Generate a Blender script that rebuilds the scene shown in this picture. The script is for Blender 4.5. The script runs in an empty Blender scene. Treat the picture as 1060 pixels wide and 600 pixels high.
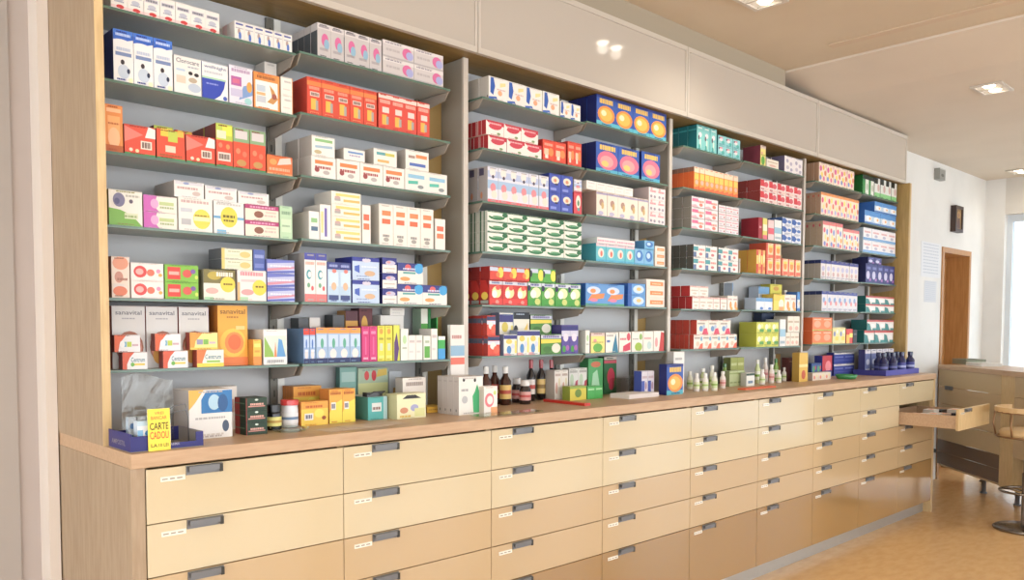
import bpy, bmesh, math, random
from mathutils import Vector, Matrix
random.seed(7)
C = bpy.context.scene.collection
SC = bpy.context.scene
# ------------------------------------------------------------------ camera (metres; counter front is the plane y=0)
FPX, YAW, PITCH, ROLL, SY, CD, CH = 856.77, 0.808229, -0.0486737, 0.0024083, 79.53, 2.3592, 1.43361
_cy, _sy = math.cos(YAW), math.sin(YAW)
_F = Vector((_cy, _sy, 0)); _R = Vector((_sy, -_cy, 0)); _U = Vector((0, 0, 1))
_cp, _sp = math.cos(PITCH), math.sin(PITCH)
F2 = _F*_cp + _U*_sp; U2 = -_F*_sp + _U*_cp
_cr, _sr = math.cos(ROLL), math.sin(ROLL)
R3 = _R*_cr + U2*_sr; U3 = -_R*_sr + U2*_cr
cam = bpy.data.cameras.new('camera'); camo = bpy.data.objects.new('camera', cam); C.objects.link(camo)
m = Matrix((R3, U3, -F2)).transposed().to_4x4(); m.translation = Vector((0, -CD, CH)); camo.matrix_world = m
cam.sensor_width = 36; cam.lens = FPX/1060*36; cam.shift_y = SY/1060; cam.clip_start = 0.05; cam.clip_end = 200
SC.camera = camo
# ------------------------------------------------------------------ view, sky, light
SC.view_settings.view_transform = 'Standard'; SC.view_settings.look = 'None'
SC.view_settings.gamma = 1; SC.view_settings.use_curve_mapping = False
SC.view_settings.exposure = 0.42
SC.cycles.transparent_max_bounces = 32
w = bpy.data.worlds.new('sky'); SC.world = w; w.use_nodes = True
bg = w.node_tree.nodes['Background']; bg.inputs[0].default_value = (0.92, 0.96, 1.0, 1); bg.inputs[1].default_value = 3.6
LAMP_W = 9.0
LAMP_COL = (1.0, 0.90, 0.76)

def ray(px, py): return F2 + R3*((px-530)/FPX) - U3*((py-300-SY)/FPX)
def onY(px, py, Y):
    r = ray(px, py); t = (Y+CD)/r.y; return t*r.x, CH+t*r.z
def onX(px, py, X):
    r = ray(px, py); t = X/r.x; return t*r.y-CD, CH+t*r.z
def onZ(px, py, Z):
    r = ray(px, py); t = (Z-CH)/r.z; return t*r.x, t*r.y-CD
def py_of(X, Y, Z):
    v = Vector((X, Y+CD, Z-CH)); a = v.dot(F2); return 530+FPX*v.dot(R3)/a, 300+SY-FPX*v.dot(U3)/a

# ------------------------------------------------------------------ colours and materials
def lin(h):
    if not isinstance(h, str): return h
    h = h.lstrip('#')
    if len(h) == 3: h = ''.join(c*2 for c in h)
    o = []
    for i in (0, 2, 4):
        c = int(h[i:i+2], 16)/255
        o.append(c/12.92 if c <= .04045 else ((c+.055)/1.055)**2.4)
    return tuple(o)
MATS = {}
def mat(name, col='888', rough=.5, metal=0, spec=.5, coat=0, noise=None, bump=0, nscale=40, emit=None, stretch=None, attr=False):
    if name in MATS: return MATS[name]
    mt = bpy.data.materials.new(name); mt.use_nodes = True
    nt = mt.node_tree; b = nt.nodes['Principled BSDF']; c = lin(col)
    b.inputs['Base Color'].default_value = (*c, 1); b.inputs['Roughness'].default_value = rough
    b.inputs['Metallic'].default_value = metal; b.inputs['Specular IOR Level'].default_value = spec
    b.inputs['Coat Weight'].default_value = coat; b.inputs['Coat Roughness'].default_value = .08
    tc = nt.nodes.new('ShaderNodeTexCoord'); mp = nt.nodes.new('ShaderNodeMapping'); nt.links.new(tc.outputs['Object'], mp.inputs[0])
    if stretch: mp.inputs['Scale'].default_value = stretch
    nz = nt.nodes.new('ShaderNodeTexNoise'); nz.inputs['Scale'].default_value = nscale; nz.inputs['Detail'].default_value = 4
    nt.links.new(mp.outputs[0], nz.inputs['Vector'])
    if noise:
        mx = nt.nodes.new('ShaderNodeMix'); mx.data_type = 'RGBA'
        mx.inputs[6].default_value = (*c, 1); mx.inputs[7].default_value = (*lin(noise), 1)
        cr = nt.nodes.new('ShaderNodeValToRGB'); cr.color_ramp.elements[0].position = .38; cr.color_ramp.elements[1].position = .64
        nt.links.new(nz.outputs[0], cr.inputs[0]); nt.links.new(cr.outputs[0], mx.inputs[0]); nt.links.new(mx.outputs[2], b.inputs['Base Color'])
    if attr:
        va = nt.nodes.new('ShaderNodeVertexColor'); va.layer_name = 'Col'
        nt.links.new(va.outputs[0], b.inputs['Base Color'])
    if bump:
        bp = nt.nodes.new('ShaderNodeBump'); bp.inputs['Strength'].default_value = bump; bp.inputs['Distance'].default_value = .002
        nt.links.new(nz.outputs[0], bp.inputs['Height']); nt.links.new(bp.outputs[0], b.inputs['Normal'])
    if emit:
        b.inputs['Emission Color'].default_value = (*lin(emit[0]), 1); b.inputs['Emission Strength'].default_value = emit[1]
    MATS[name] = mt; return mt
def glassmat(name, tint, gloss=.12, rough=.02):
    if name in MATS: return MATS[name]
    mt = bpy.data.materials.new(name); mt.use_nodes = True; nt = mt.node_tree; nt.nodes.clear()
    o = nt.nodes.new('ShaderNodeOutputMaterial'); t = nt.nodes.new('ShaderNodeBsdfTransparent'); g = nt.nodes.new('ShaderNodeBsdfGlossy')
    t.inputs[0].default_value = (*lin(tint), 1); g.inputs[0].default_value = (.9, .95, .93, 1); g.inputs['Roughness'].default_value = rough
    fr = nt.nodes.new('ShaderNodeLayerWeight'); fr.inputs[0].default_value = .5
    pw = nt.nodes.new('ShaderNodeMath'); pw.operation = 'POWER'; pw.inputs[1].default_value = 4; nt.links.new(fr.outputs['Facing'], pw.inputs[0])
    ma = nt.nodes.new('ShaderNodeMath'); ma.operation = 'MULTIPLY_ADD'; ma.inputs[1].default_value = .8; ma.inputs[2].default_value = gloss*.35; nt.links.new(pw.outputs[0], ma.inputs[0])
    mx = nt.nodes.new('ShaderNodeMixShader'); nt.links.new(ma.outputs[0], mx.inputs[0])
    nt.links.new(t.outputs[0], mx.inputs[1]); nt.links.new(g.outputs[0], mx.inputs[2]); nt.links.new(mx.outputs[0], o.inputs[0])
    MATS[name] = mt; return mt
PRINT = mat('printed_card', rough=.42, spec=.4, attr=True, bump=.05, nscale=60)
PLAST = mat('glossy_plastic', rough=.18, spec=.5, attr=True, coat=.2)
wood_oak = mat('pale_oak_side', 'a8937a', .5, noise='9d876d', stretch=(6, 6, .6), nscale=14, bump=.1)
wood_top = mat('pale_oak_top', 'bfa080', .4, noise='b59575', stretch=(.6, 6, 6), nscale=14, bump=.1)
wood_edge = mat('light_oak_edge', 'cfb384', .45, noise='c0a375', stretch=(6, 6, .6), nscale=14)
wood_gold = mat('golden_wood', '8e7443', .5, noise='7f6638', stretch=(1, 6, 1), nscale=8)
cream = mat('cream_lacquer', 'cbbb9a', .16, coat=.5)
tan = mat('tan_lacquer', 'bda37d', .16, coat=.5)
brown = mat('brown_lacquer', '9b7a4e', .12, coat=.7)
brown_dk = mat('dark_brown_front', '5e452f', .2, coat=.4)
alu = mat('brushed_aluminium', 'b4b2ac', .35, metal=.6, bump=.05)
alu_lt = mat('light_aluminium_profile', 'c9c2b8', .4, metal=.2)
steel = mat('handle_steel', '75777a', .42, metal=.5)
dark = mat('dark_recess', '35342f', .5)
graypost = mat('slotted_steel_post', '6c6a62', .5, metal=.3)
bracketm = mat('bracket_steel', 'a0968a', .45, metal=.15)
backp = mat('grey_back_panel', 'bcbdbe', .35, noise='b6b7b9', nscale=2)
panel_w = mat('milky_glass_panel', 'bab2a8', .06, spec=.6, coat=.4)
whitep = mat('white_wall_paint', 'dcdcda', .8, noise='d6d6d4', nscale=3, bump=.05)
warmwall = mat('pinkish_wall_paint', 'b5aaa4', .8, noise='b0a59e', nscale=2)
ceilp = mat('ceiling_paint', 'c8baa4', .85, noise='c4b59f', nscale=2)
ceilf = mat('far_ceiling_paint', 'd2c8ba', .85, noise='cec4b6', nscale=2)  # same ceiling, window light put into a whiter base colour
floorm = mat('beige_linoleum', 'd8b280', .2, noise='d0a875', nscale=9, bump=.02, stretch=(1, 2.5, 1))
doorw = mat('orange_brown_door_wood', 'b48552', .45, noise='a67746', stretch=(8, 8, .7), nscale=8)
glass = glassmat('clear_glass', 'f3f8f5', .12)
shelf_glass = glassmat('satin_shelf_glass', 'f0f5f2', .12)
_nt = shelf_glass.node_tree; _o = _nt.nodes['Material Output']; _src = _o.inputs[0].links[0].from_socket
_d = _nt.nodes.new('ShaderNodeBsdfDiffuse'); _d.inputs[0].default_value = (.62, .66, .65, 1); _t = _nt.nodes.new('ShaderNodeBsdfTranslucent'); _t.inputs[0].default_value = (.7, .74, .73, 1)
_a = _nt.nodes.new('ShaderNodeMixShader'); _a.inputs[0].default_value = .35; _nt.links.new(_d.outputs[0], _a.inputs[1]); _nt.links.new(_t.outputs[0], _a.inputs[2])
_b = _nt.nodes.new('ShaderNodeMixShader'); _b.inputs[0].default_value = .5; _nt.links.new(_src, _b.inputs[1]); _nt.links.new(_a.outputs[0], _b.inputs[2]); _nt.links.new(_b.outputs[0], _o.inputs[0])
glass_edge = mat('green_glass_edge', '5a7568', .2, spec=.6)
plastic_clear = glassmat('clear_plastic', 'f4f1ef', .16, .12)
winglass = glassmat('window_glass', 'f2f8fb', .1)

# ------------------------------------------------------------------ mesh builder
class M:
    def __init__(s): s.v = []; s.f = []; s.c = []; s.m = []
    def quad(s, pts, col=(1, 1, 1), mi=0):
        b = len(s.v); s.v += [tuple(p) for p in pts]; s.f.append(tuple(range(b, b+len(pts)))); c_ = lin(col); g_ = .3*c_[0]+.6*c_[1]+.1*c_[2]; s.c.append(tuple(.9*x+.1*g_ for x in c_)); s.m.append(mi)
    def box(s, x0, y0, z0, x1, y1, z1, col=(1, 1, 1), mi=0, cols=None, T=None):
        P = [Vector(p) for p in ((x0,y0,z0),(x1,y0,z0),(x1,y1,z0),(x0,y1,z0),(x0,y0,z1),(x1,y0,z1),(x1,y1,z1),(x0,y1,z1))]
        if T is not None: P = [T @ p for p in P]
        cs = cols or {}
        for k, idx in (('front', (0,1,5,4)), ('right', (1,2,6,5)), ('back', (2,3,7,6)), ('left', (3,0,4,7)), ('top', (4,5,6,7)), ('bottom', (3,2,1,0))):
            s.quad([P[i] for i in idx], cs.get(k, col), mi)
    def lathe(s, prof, n=20, col=(1, 1, 1), mi=0, c=(0, 0)):
        # prof: list of (r, z[, col])
        for i in range(len(prof)-1):
            a, b = prof[i], prof[i+1]; cc = a[2] if len(a) > 2 else col
            for k in range(n):
                t0, t1 = 2*math.pi*k/n, 2*math.pi*(k+1)/n
                p = [(c[0]+a[0]*math.cos(t0), c[1]+a[0]*math.sin(t0), a[1]), (c[0]+a[0]*math.cos(t1), c[1]+a[0]*math.sin(t1), a[1]),
                     (c[0]+b[0]*math.cos(t1), c[1]+b[0]*math.sin(t1), b[1]), (c[0]+b[0]*math.cos(t0), c[1]+b[0]*math.sin(t0), b[1])]
                if a[0] < 1e-6: p = p[1:]
                elif b[0] < 1e-6: p = p[:3]
                s.quad(p, cc, mi)
    def tube(s, pts, r, n=8, col=(1, 1, 1), mi=0, closed=False):
        pts = [Vector(p) for p in pts]; N = len(pts); rings = []
        for i, p in enumerate(pts):
            a = pts[(i-1) % N] if (closed or i > 0) else p; b = pts[(i+1) % N] if (closed or i < N-1) else p
            d = (b-a).normalized(); up = Vector((0, 0, 1)) if abs(d.z) < .9 else Vector((1, 0, 0))
            e = d.cross(up).normalized(); g = d.cross(e)
            rings.append([p+e*r*math.cos(2*math.pi*k/n)+g*r*math.sin(2*math.pi*k/n) for k in range(n)])
        for i in range(N if closed else N-1):
            A, B = rings[i], rings[(i+1) % N]
            for k in range(n): s.quad([A[k], A[(k+1) % n], B[(k+1) % n], B[k]], col, mi)
        if not closed:
            s.quad(rings[0], col, mi); s.quad(list(reversed(rings[-1])), col, mi)
    def mesh(s, name, mats, weld=True, bevel=0):
        me = bpy.data.meshes.new(name); me.from_pydata(s.v, [], s.f)
        for mm in (mats if isinstance(mats, (list, tuple)) else [mats]): me.materials.append(mm)
        ca = me.color_attributes.new('Col', 'FLOAT_COLOR', 'CORNER'); buf = []
        for f, c in zip(s.f, s.c): buf += [c[0], c[1], c[2], 1.0]*len(f)
        ca.data.foreach_set('color', buf); me.polygons.foreach_set('material_index', s.m)
        if weld or bevel:
            bm = bmesh.new(); bm.from_mesh(me)
            if weld: bmesh.ops.remove_doubles(bm, verts=bm.verts, dist=1e-5)
            bmesh.ops.recalc_face_normals(bm, faces=bm.faces) if weld else None
            if bevel: bmesh.ops.bevel(bm, geom=list(bm.edges), offset=bevel, segments=1, affect='EDGES')
            bm.to_mesh(me); bm.free()
        me.update(); return me
    def obj(s, name, mats, parent=None, loc=(0, 0, 0), **k):
        return link(name, s.mesh(name, mats, **k), parent, loc)
def link(name, me, parent=None, loc=(0, 0, 0), rz=0):
    o = bpy.data.objects.new(name, me); C.objects.link(o); o.location = loc
    if rz: o.rotation_euler = (0, 0, rz)
    if parent: o.parent = parent
    return o
LABELS = {}
def tag(o, label, cat, group=None, kind=None):
    n = len(label.split())
    if n < 4 or n > 16: print('LABEL LENGTH', n, label)
    if label in LABELS: print('DUP LABEL', label)
    LABELS[label] = 1
    o['label'] = label; o['category'] = cat
    if group: o['group'] = group
    if kind: o['kind'] = kind
    return o
def thing(name, label, cat, loc=(0, 0, 0), rz=0, group=None):
    o = link(name, None, None, loc, rz); o.empty_display_size = .1; return tag(o, label, cat, group)
def bx(name, dims, m, parent=None, loc=(0, 0, 0), bevel=0):
    q = M(); q.box(*dims); return q.obj(name, m, parent, loc, bevel=bevel)
def struct(name, dims, m):
    o = bx(name, dims, m); o['kind'] = 'structure'; return o
def smooth(o):
    for p in o.data.polygons: p.use_smooth = True
    return o

# ================================================================== SETTING
ZN, ZF = 3.035, 2.95           # ceiling heights near / far
X0R, X1R, Y0R = -2.6, 9.5, -5.6
YB = .76                        # wall left of the unit
YR = .5                         # wall right of the unit
struct('floor', (X0R, Y0R, -.1, X1R+.3, 1.1, 0), floorm)
q = M(); q.box(X0R, Y0R, ZN, 4.87, 1.1, ZN+.2)
o = q.obj('ceiling', ceilp); o['kind'] = 'structure'
q = M()
P = [(4.87, ZN), (4.872, ZN-.012), (5.38, ZF), (X1R+.3, ZF), (X1R+.3, ZF+.3), (4.87, ZF+.3)]
for i in range(len(P)):
    a, b = P[i], P[(i+1) % len(P)]; q.quad([(a[0], Y0R, a[1]), (b[0], Y0R, b[1]), (b[0], 1.1, b[1]), (a[0], 1.1, a[1])])
q.quad([(p[0], Y0R, p[1]) for p in P]); q.quad([(p[0], 1.1, p[1]) for p in reversed(P)])
o = q.obj('ceiling', ceilf); o['kind'] = 'structure'
# slot in the near ceiling
xa, ya = onZ(857, 46, ZN); xb, yb = onZ(1060, 4, ZN)
o = bx('trim_1', (0, -3.2, -.008, .06, 0, 0), mat('slot_cover', 'c4b19a', .7), loc=(xa, ya, ZN)); o.rotation_euler.z = .0; o['kind'] = 'structure'
# walls left of the unit: face, light strip, then a slightly darker return
xs = [onY(p, 300, YB)[0] for p in (-400, 14, 43, 56)]
struct('wall_left', (X0R, YB-.012, 0, xs[1], YB+.34, ZN), mat('left_wall_face', 'a8a099', .8, noise='a29a93', nscale=2))
struct('wall_back', (xs[1], YB, 0, .806, YB+.34, ZN), warmwall)
struct('trim_2', (onY(45, 300, .655)[0], .655, 0, .7985, YB-.0005, ZN), mat('pale_trim_paint', 'dcd2c8', .6))
struct('wall_back_unit', (.806, YB, 0, 6.79, YB+.3, ZN), whitep)
# wall right of the unit with a doorway
DX0, DX1 = onY(975, 252, YR)[0], onY(1004.5, 256, YR)[0]; DZ = 2.19
struct('wall_right', (6.79, YR, 0, DX0, YR+.28, ZF), whitep)
struct('wall_right_pier', (DX1, YR, 0, X1R, YR+.28, ZF), whitep)
struct('wall_right_lintel', (DX0, YR, DZ, DX1, YR+.28, ZF), whitep)
dr = thing('wooden_door', 'orange brown wooden door set deep in its frame in the white wall', 'door', (DX0, YR, 0)); dr['kind'] = 'structure'
dr.name = 'door_1'; del dr['category']
W = DX1-DX0
bx('door_frame', (0, -.012, 0, .05, .28, DZ), doorw, dr); bx('door_frame', (W-.05, -.012, 0, W, .28, DZ), doorw, dr)
bx('door_frame', (.05, -.012, DZ-.05, W-.05, .28, DZ), doorw, dr)
lf = bx('door_leaf', (.052, .2, .005, W-.052, .24, DZ-.052), doorw, dr)
for k in range(2): bx('door_panel', (.16, .19, .2+1.0*k, W-.16, .2, 1.05+1.0*k-.1*k), doorw, lf)
q = M(); q.tube([(W-.12, .2, 1.02), (W-.12, .15, 1.02), (W-.23, .15, 1.02)], .009); q.obj('door_handle', steel, lf)
# far wall: pier, header, glazed shopfront
PY = .318; HZ = 2.585
struct('wall_far', (X1R, PY, 0, X1R+.3, YR+.28, ZF), whitep)
struct('wall_far_header', (X1R, Y0R, HZ, X1R+.3, PY, ZF), mat('header_paint', 'c9c6c0', .8))
wn = link('window_1', None, None, (X1R+.12, PY, 0)); wn['kind'] = 'structure'
fr = mat('pale_window_frame', 'd3dce4', .4)
L = PY-Y0R
for k in range(5):
    y = -L*k/4.0
    bx('window_frame', (-.03, y-.05 if k else -.05, 0, .03, y, HZ), fr, wn)
    if k < 4:
        bx('window_rail', (-.028, y-L/4, 0, .028, y-.05, .08), fr, wn); bx('window_rail', (-.028, y-L/4, HZ-.07, .028, y-.05, HZ), fr, wn)
        bx('window_pane', (-.006, y-L/4, .08, .006, y-.05, HZ-.07), winglass, wn)
# shop front behind the camera and the left end wall
struct('wall_end_header', (X0R-.2, Y0R-.2, 2.75, X0R, 1.1, ZN), whitep)
for k in range(4): struct('wall_end_pier', (X0R-.2, Y0R-.2+k*2.05, 0, X0R, Y0R+.1+k*2.05, 2.75), whitep)
struct('wall_end_pier', (X0R-.2, .76, 0, X0R, 1.1, 2.75), whitep)
struct('wall_front_header', (X0R, Y0R-.2, 2.7, X1R+.3, Y0R, ZN), whitep)
struct('wall_front_sill', (X0R, Y0R-.2, 0, X1R+.3, Y0R, .35), whitep)
for k in range(6):
    x = X0R+k*2.4
    struct('wall_front_pier', (x, Y0R-.2, .35, x+.35, Y0R, 2.7), whitep)
# outside: street, facing building
struct('street', (X1R+.3, -16, -.3, 40, 14, -.12), mat('pale_paving', 'cfcdca', .8, noise='c2c0bd', nscale=3))
bd = thing('facing_building', 'pale building across the street seen through the shop window', 'building', (17, 0, -.12))
bx('facade', (0, -9, 0, .6, 4.5, 8), mat('pale_render', 'd6ccc6', .85, noise='cdc3bd', nscale=2), bd)
wf = mat('facade_window_frame', '7c8ca4', .5); wp = mat('facade_window_pane', '5f84b8', .15)
for row, (z0, z1) in enumerate(((.9, 1.35), (1.9, 3.1), (3.6, 4.6))):
    for k in range(7):
        y = 1.05-k*1.35
        f = bx('window', (-.06, y-.5, z0, 0, y, z1), wf, bd)
        bx('pane', (-.075, y-.46, z0+.05, -.06, y-.27, z1-.05), wp, f); bx('pane', (-.075, y-.23, z0+.05, -.06, y-.04, z1-.05), wp, f)

# ================================================================== LAMPS (recessed twin spots)
def lamp(x, y, z, label, rz=0, pw=None):
    t = thing('recessed_ceiling_light', label, 'light', (x, y, z), rz, 'recessed twin ceiling spots')
    q = M(); fw = .02; a, b = .13, .09
    for d in ((-a, -b, a, -b+fw), (-a, b-fw, a, b), (-a, -b+fw, -a+fw, b-fw), (a-fw, -b+fw, a, b-fw), (-.008, -b+fw, .008, b-fw)):
        q.box(d[0], d[1], -.012, d[2], d[3], -.001)
    q.obj('frame', alu_lt, t)
    bx('housing', (-a+fw, -b+fw, -.003, a-fw, b-fw, -.0015), mat('lamp_reflector', 'e8e6e0', .3), t)
    for s in (-1, 1):
        q = M(); q.lathe([(.0, -.011), (.026, -.011), (.036, -.003)], 16, c=(s*.06, 0))
        q.obj('spot_bulb', mat('lamp_glow', 'fff3dd', .4, emit=('fff0d8', 9)), t)
    for s in (-1, 1):
        ld = bpy.data.lights.new('lamp_light', 'SPOT'); ld.spot_size = math.radians(150); ld.spot_blend = 1; ld.shadow_soft_size = .03; ld.energy = pw or LAMP_W; ld.color = LAMP_COL
        link('lamp_light', ld, t, (s*.06, 0, -.04))
lx, ly = onZ(1027, 90.5, ZF)
lamp(lx, ly, ZF, 'square twin-spot light recessed in the ceiling near the end wall')
mX, mZ = onY(632, 45.5, .25); k_ = (ZN-mZ)/(mZ-CH); MX, MY = mX*(1+k_), .25-k_*(.25+CD)
for i, (x, y) in enumerate(((MX, MY), (1.0, -.9), (-1.2, -1.2), (1.2, -3.4), (3.6, -3.2), (-1.2, -3.6))):  # first is mirrored in the cabinets; the rest are unseen, added for room light
    if i == 0: lamp(x, y, ZN, 'twin-spot ceiling light mirrored in the second cabinet panel')
    else: lamp(x, y, ZN, 'twin-spot ceiling light %s' % ['', 'above the near end of the counter', 'behind and left of the camera', 'behind the camera at the left', 'right of the camera over open floor', 'at the far left rear of the room'][i])
for i, (x, y) in enumerate(((5.9, -3.2), (8.0, -2.2))):  # two more unseen lamps, added to light the interior
    lamp(x, y, ZF, ['twin-spot ceiling light over the open floor beyond the ceiling step', 'twin-spot ceiling light near the glazed end'][i])

# ================================================================== COUNTER
CX = [.843, 1.481, 2.145, 2.813, 3.492, 4.145, 4.80, 5.45, 6.10, 6.752]
RZ = [1.033, .876, .724, .574, .422, .095]
TOP = 1.08
wt = bx('worktop', (.803, -.006, 1.0385, 6.79, .745, TOP), wood_top, bevel=.001)
tag(wt, 'long pale oak worktop running the full length over the drawers', 'worktop')
e = bx('side_panel', (.803, 0, 0, .841, .745, 1.038), wood_oak, bevel=.0008); tag(e, 'pale oak side panel closing the near left end of the counter', 'panel')
e = bx('side_panel', (6.755, 0, 0, 6.79, .745, 1.038), wood_edge, bevel=.0008); tag(e, 'narrow oak side panel closing the far right end of the counter', 'panel')
ORD = ['first', 'second', 'third', 'fourth', 'fifth', 'sixth', 'seventh', 'eighth', 'ninth', 'tenth', 'eleventh', 'twelfth']
COLN = ['leftmost drawer unit at the near end of the counter', 'second drawer unit from the near left end', 'third drawer unit from the near left end', 'fourth drawer unit from the near left end',
        'middle drawer unit of the nine under the worktop', 'fourth drawer unit from the far right end', 'third drawer unit from the far right end', 'second drawer unit from the far right end', 'far right drawer unit with its second drawer pulled open']
hm = M(); hm.box(0, -.004, -.003, .108, 0, -.029, mi=0); hm.box(.004, -.016, -.004, .104, -.004, -.007, mi=0); hm.box(.004, -.016, -.007, .104, -.0135, -.020, mi=0); hm.box(.094, -.0165, -.004, .104, -.0135, -.027, mi=1)
HM = hm.mesh('handle', [steel, dark])
lm = M(); lm.box(0, -.0025, -.040, .07, 0, -.026, 'e9e2d2')  # pale strip with grey dashes left of each handle
for k, (a, b) in enumerate(((.004, .02), (.026, .04), (.046, .062))): lm.quad([(a, -.0028, -.035), (b, -.0028, -.035), (b, -.0028, -.031), (a, -.0028, -.031)], '9a9284')
LM = lm.mesh('drawer_label', PLAST, weld=False)
def front(parent, name, w, z0, z1, m, y=0):
    f = bx(name, (.0015, y-.0, z0+.0015, w-.0015, y+.018, z1-.0015), m, parent, bevel=.0008)
    link('handle', HM, f, (.113, y, z1)); link('drawer_label', LM, f, (.04, y, z1)); return f
for c in range(9):
    w_ = CX[c+1]-CX[c]
    t = thing('drawer_unit', 'cream and brown ' + COLN[c], 'drawer unit', (CX[c], 0, 0), 0, 'drawer units under the long worktop')
    q = M(); 
    q.box(.001, .02, .09, .012, .70, 1.037); q.box(w_-.012, .02, .09, w_-.001, .70, 1.037); q.box(.012, .68, .09, w_-.012, .70, 1.037); q.box(.012, .02, .09, w_-.012, .68, .10)
    for r in range(1, 5): q.box(.012, .02, RZ[r]-.004, w_-.012, .68, RZ[r]+.002)
    q.obj('body', wood_edge, t)
    bx('plinth', (0, .055, 0, w_, .07, .09), alu, t)
    for r in range(5):
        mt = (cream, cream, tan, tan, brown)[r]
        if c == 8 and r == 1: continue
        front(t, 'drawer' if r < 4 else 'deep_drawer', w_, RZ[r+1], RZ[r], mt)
    if c == 8:
        z1, z0 = RZ[1], RZ[2]; y = -.395
        f = front(t, 'open_drawer', w_, z0, z1, wood_edge, y)
        q = M(); q.box(.022, y+.018, z0+.012, .034, .12, z1-.05); q.box(w_-.034, y+.018, z0+.012, w_-.022, .12, z1-.05)
        q.box(.034, y+.018, z0+.012, w_-.034, .12, z0+.02); q.box(.034, .108, z0+.02, w_-.034, .12, z1-.05)
        q.obj('drawer_box', wood_top, f)

# ================================================================== SHELVING SURROUND
p = bx('upright_side_panel', (.800, .21, TOP+.0005, .822, .745, 2.93), wood_oak); tag(p, 'tall pale oak side panel closing the shelving on the left', 'panel')
bx('front_edge', (.799, .2095, TOP+.0005, .823, .207, 2.93), wood_edge, p)
p = bx('upright_side_panel', (6.735, .21, TOP+.0005, 6.757, .48, 2.558), mat('golden_wood_side', 'b0935c', .5, noise='a08450', stretch=(6, 6, .6), nscale=10)); tag(p, 'tall golden wood side panel closing the shelving on the right', 'panel')
p = bx('upright_side_panel', (6.7575, .21, TOP+.0005, 6.775, .745, 2.558), wood_edge); tag(p, 'light outer facing board at the right end of the shelving', 'panel')
BX = [.822, 2.295, 3.755, 5.27, 6.735]       # bay limits
bays = ['first', 'second', 'third', 'fourth']
for b in range(4):
    x0, x1 = BX[b]+(.012 if b else 0), BX[b+1]-(.012 if b < 3 else 0)
    q = M(); q.box(x0+.001, .482, TOP+.0005, x1-.001, .50, 2.558, mi=0)
    q.box(x1-.085, .476, TOP+.0005, x1-.001, .482, 2.558, mi=1); 
    o = q.obj('back_panel', [backp, mat('golden_back_strip', '9c8250', .5)]); tag(o, 'smooth grey back panel behind the shelves of the %s bay from left' % bays[b], 'panel', 'grey back panels of the shelving')
    # divider at the right end
    if b < 3:
        d = thing('bay_divider', 'slim aluminium upright fin between the %s and %s shelving bays' % (bays[b], bays[b+1]), 'divider', (BX[b+1], .34, TOP+.0005), 0, 'dividers between shelving bays')
        bx('fin', (-.009, 0, 0, .009, .141, 2.558-TOP-.001), mat('divider_side', '9a958a', .5), d)
        bx('front_profile', (-.013, -.012, 0, .013, 0, 2.558-TOP-.001), alu_lt, d)
    xm = [1.495, 3.035, 4.52, 6.02][b]
    for i, xx in enumerate((xm, x1-.113)):
        u = thing('shelf_upright', 'grey slotted upright with white strip %s %s bay' % (['mid way along the', 'near the right end of the'][i], bays[b]), 'upright', (xx, .48, TOP+.0005), 0, 'slotted uprights behind shelves')
        q = M(); q.box(-.03, -.012, 0, -.001, 0, 1.47)
        for k in range(24): q.box(-.018, -.0126, .03+k*.06, -.012, -.0119, .055+k*.06, mi=1)
        q.obj('slotted_post', [graypost, dark], u)
        bx('white_strip', (0, -.014, 0, .026, 0, 1.47), mat('white_strip', 'dcdcd6', .4), u)
# upper cabinets
UX = [.80, 2.295, 3.79, 5.285, 6.775]
for c in range(4):
    w_ = UX[c+1]-UX[c]
    t = thing('wall_cabinet', 'milky glass fronted cabinet in aluminium frame above the %s shelving bay' % bays[c], 'cabinet', (UX[c], .25, 2.56), 0, 'glass fronted cabinets above the shelves')
    bx('carcass', (0 if c else .023, .022, 0, w_, .48, .37), wood_gold, t)
    q = M(); q.box(.002, 0, .0, w_-.002, .02, .024); q.box(.002, 0, .346, w_-.002, .02, .37); q.box(.002, 0, .024, .016, .02, .346); q.box(w_-.016, 0, .024, w_-.002, .02, .346)
    q.obj('door_frame', alu_lt, t)
    bx('glass_panel', (.0165, .004, .0245, w_-.0165, .02, .3455), panel_w, t)
f = bx('trim_3', (.80, .262, 2.9305, 4.86, .75, ZN-.0005), mat('filler_paint', 'a09684', .7)); f['kind'] = 'structure'

# ================================================================== GLASS SHELVES
SHZ = {'1L': [2.381, 2.168, 1.955, 1.737, 1.518, 1.299], '1R': [2.394, 2.184, 1.966, 1.744, 1.520, 1.299],
       '2L': [2.400, 2.188, 1.966, 1.753, 1.527, 1.306], '2R': [2.412, 2.188, 1.972, 1.753, 1.538, 1.305],
       '3L': [2.417, 2.194, 1.977, 1.755, 1.534, 1.310], '3R': [2.421, 2.200, 1.976, 1.762, 1.539, 1.311],
       '4L': [2.414, 2.197, 1.984, 1.764, 1.545, 1.318], '4R': [2.412, 2.201, 1.988, 1.767, 1.548, 1.318]}
SHX = {'1L': (.832, 1.478), '1R': (1.492, 2.172), '2L': (2.345, 2.995), '2R': (3.010, 3.665), '3L': (3.80, 4.40), '3R': (4.42, 5.165), '4L': (5.315, 6.04), '4R': (6.055, 6.70)}
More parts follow.
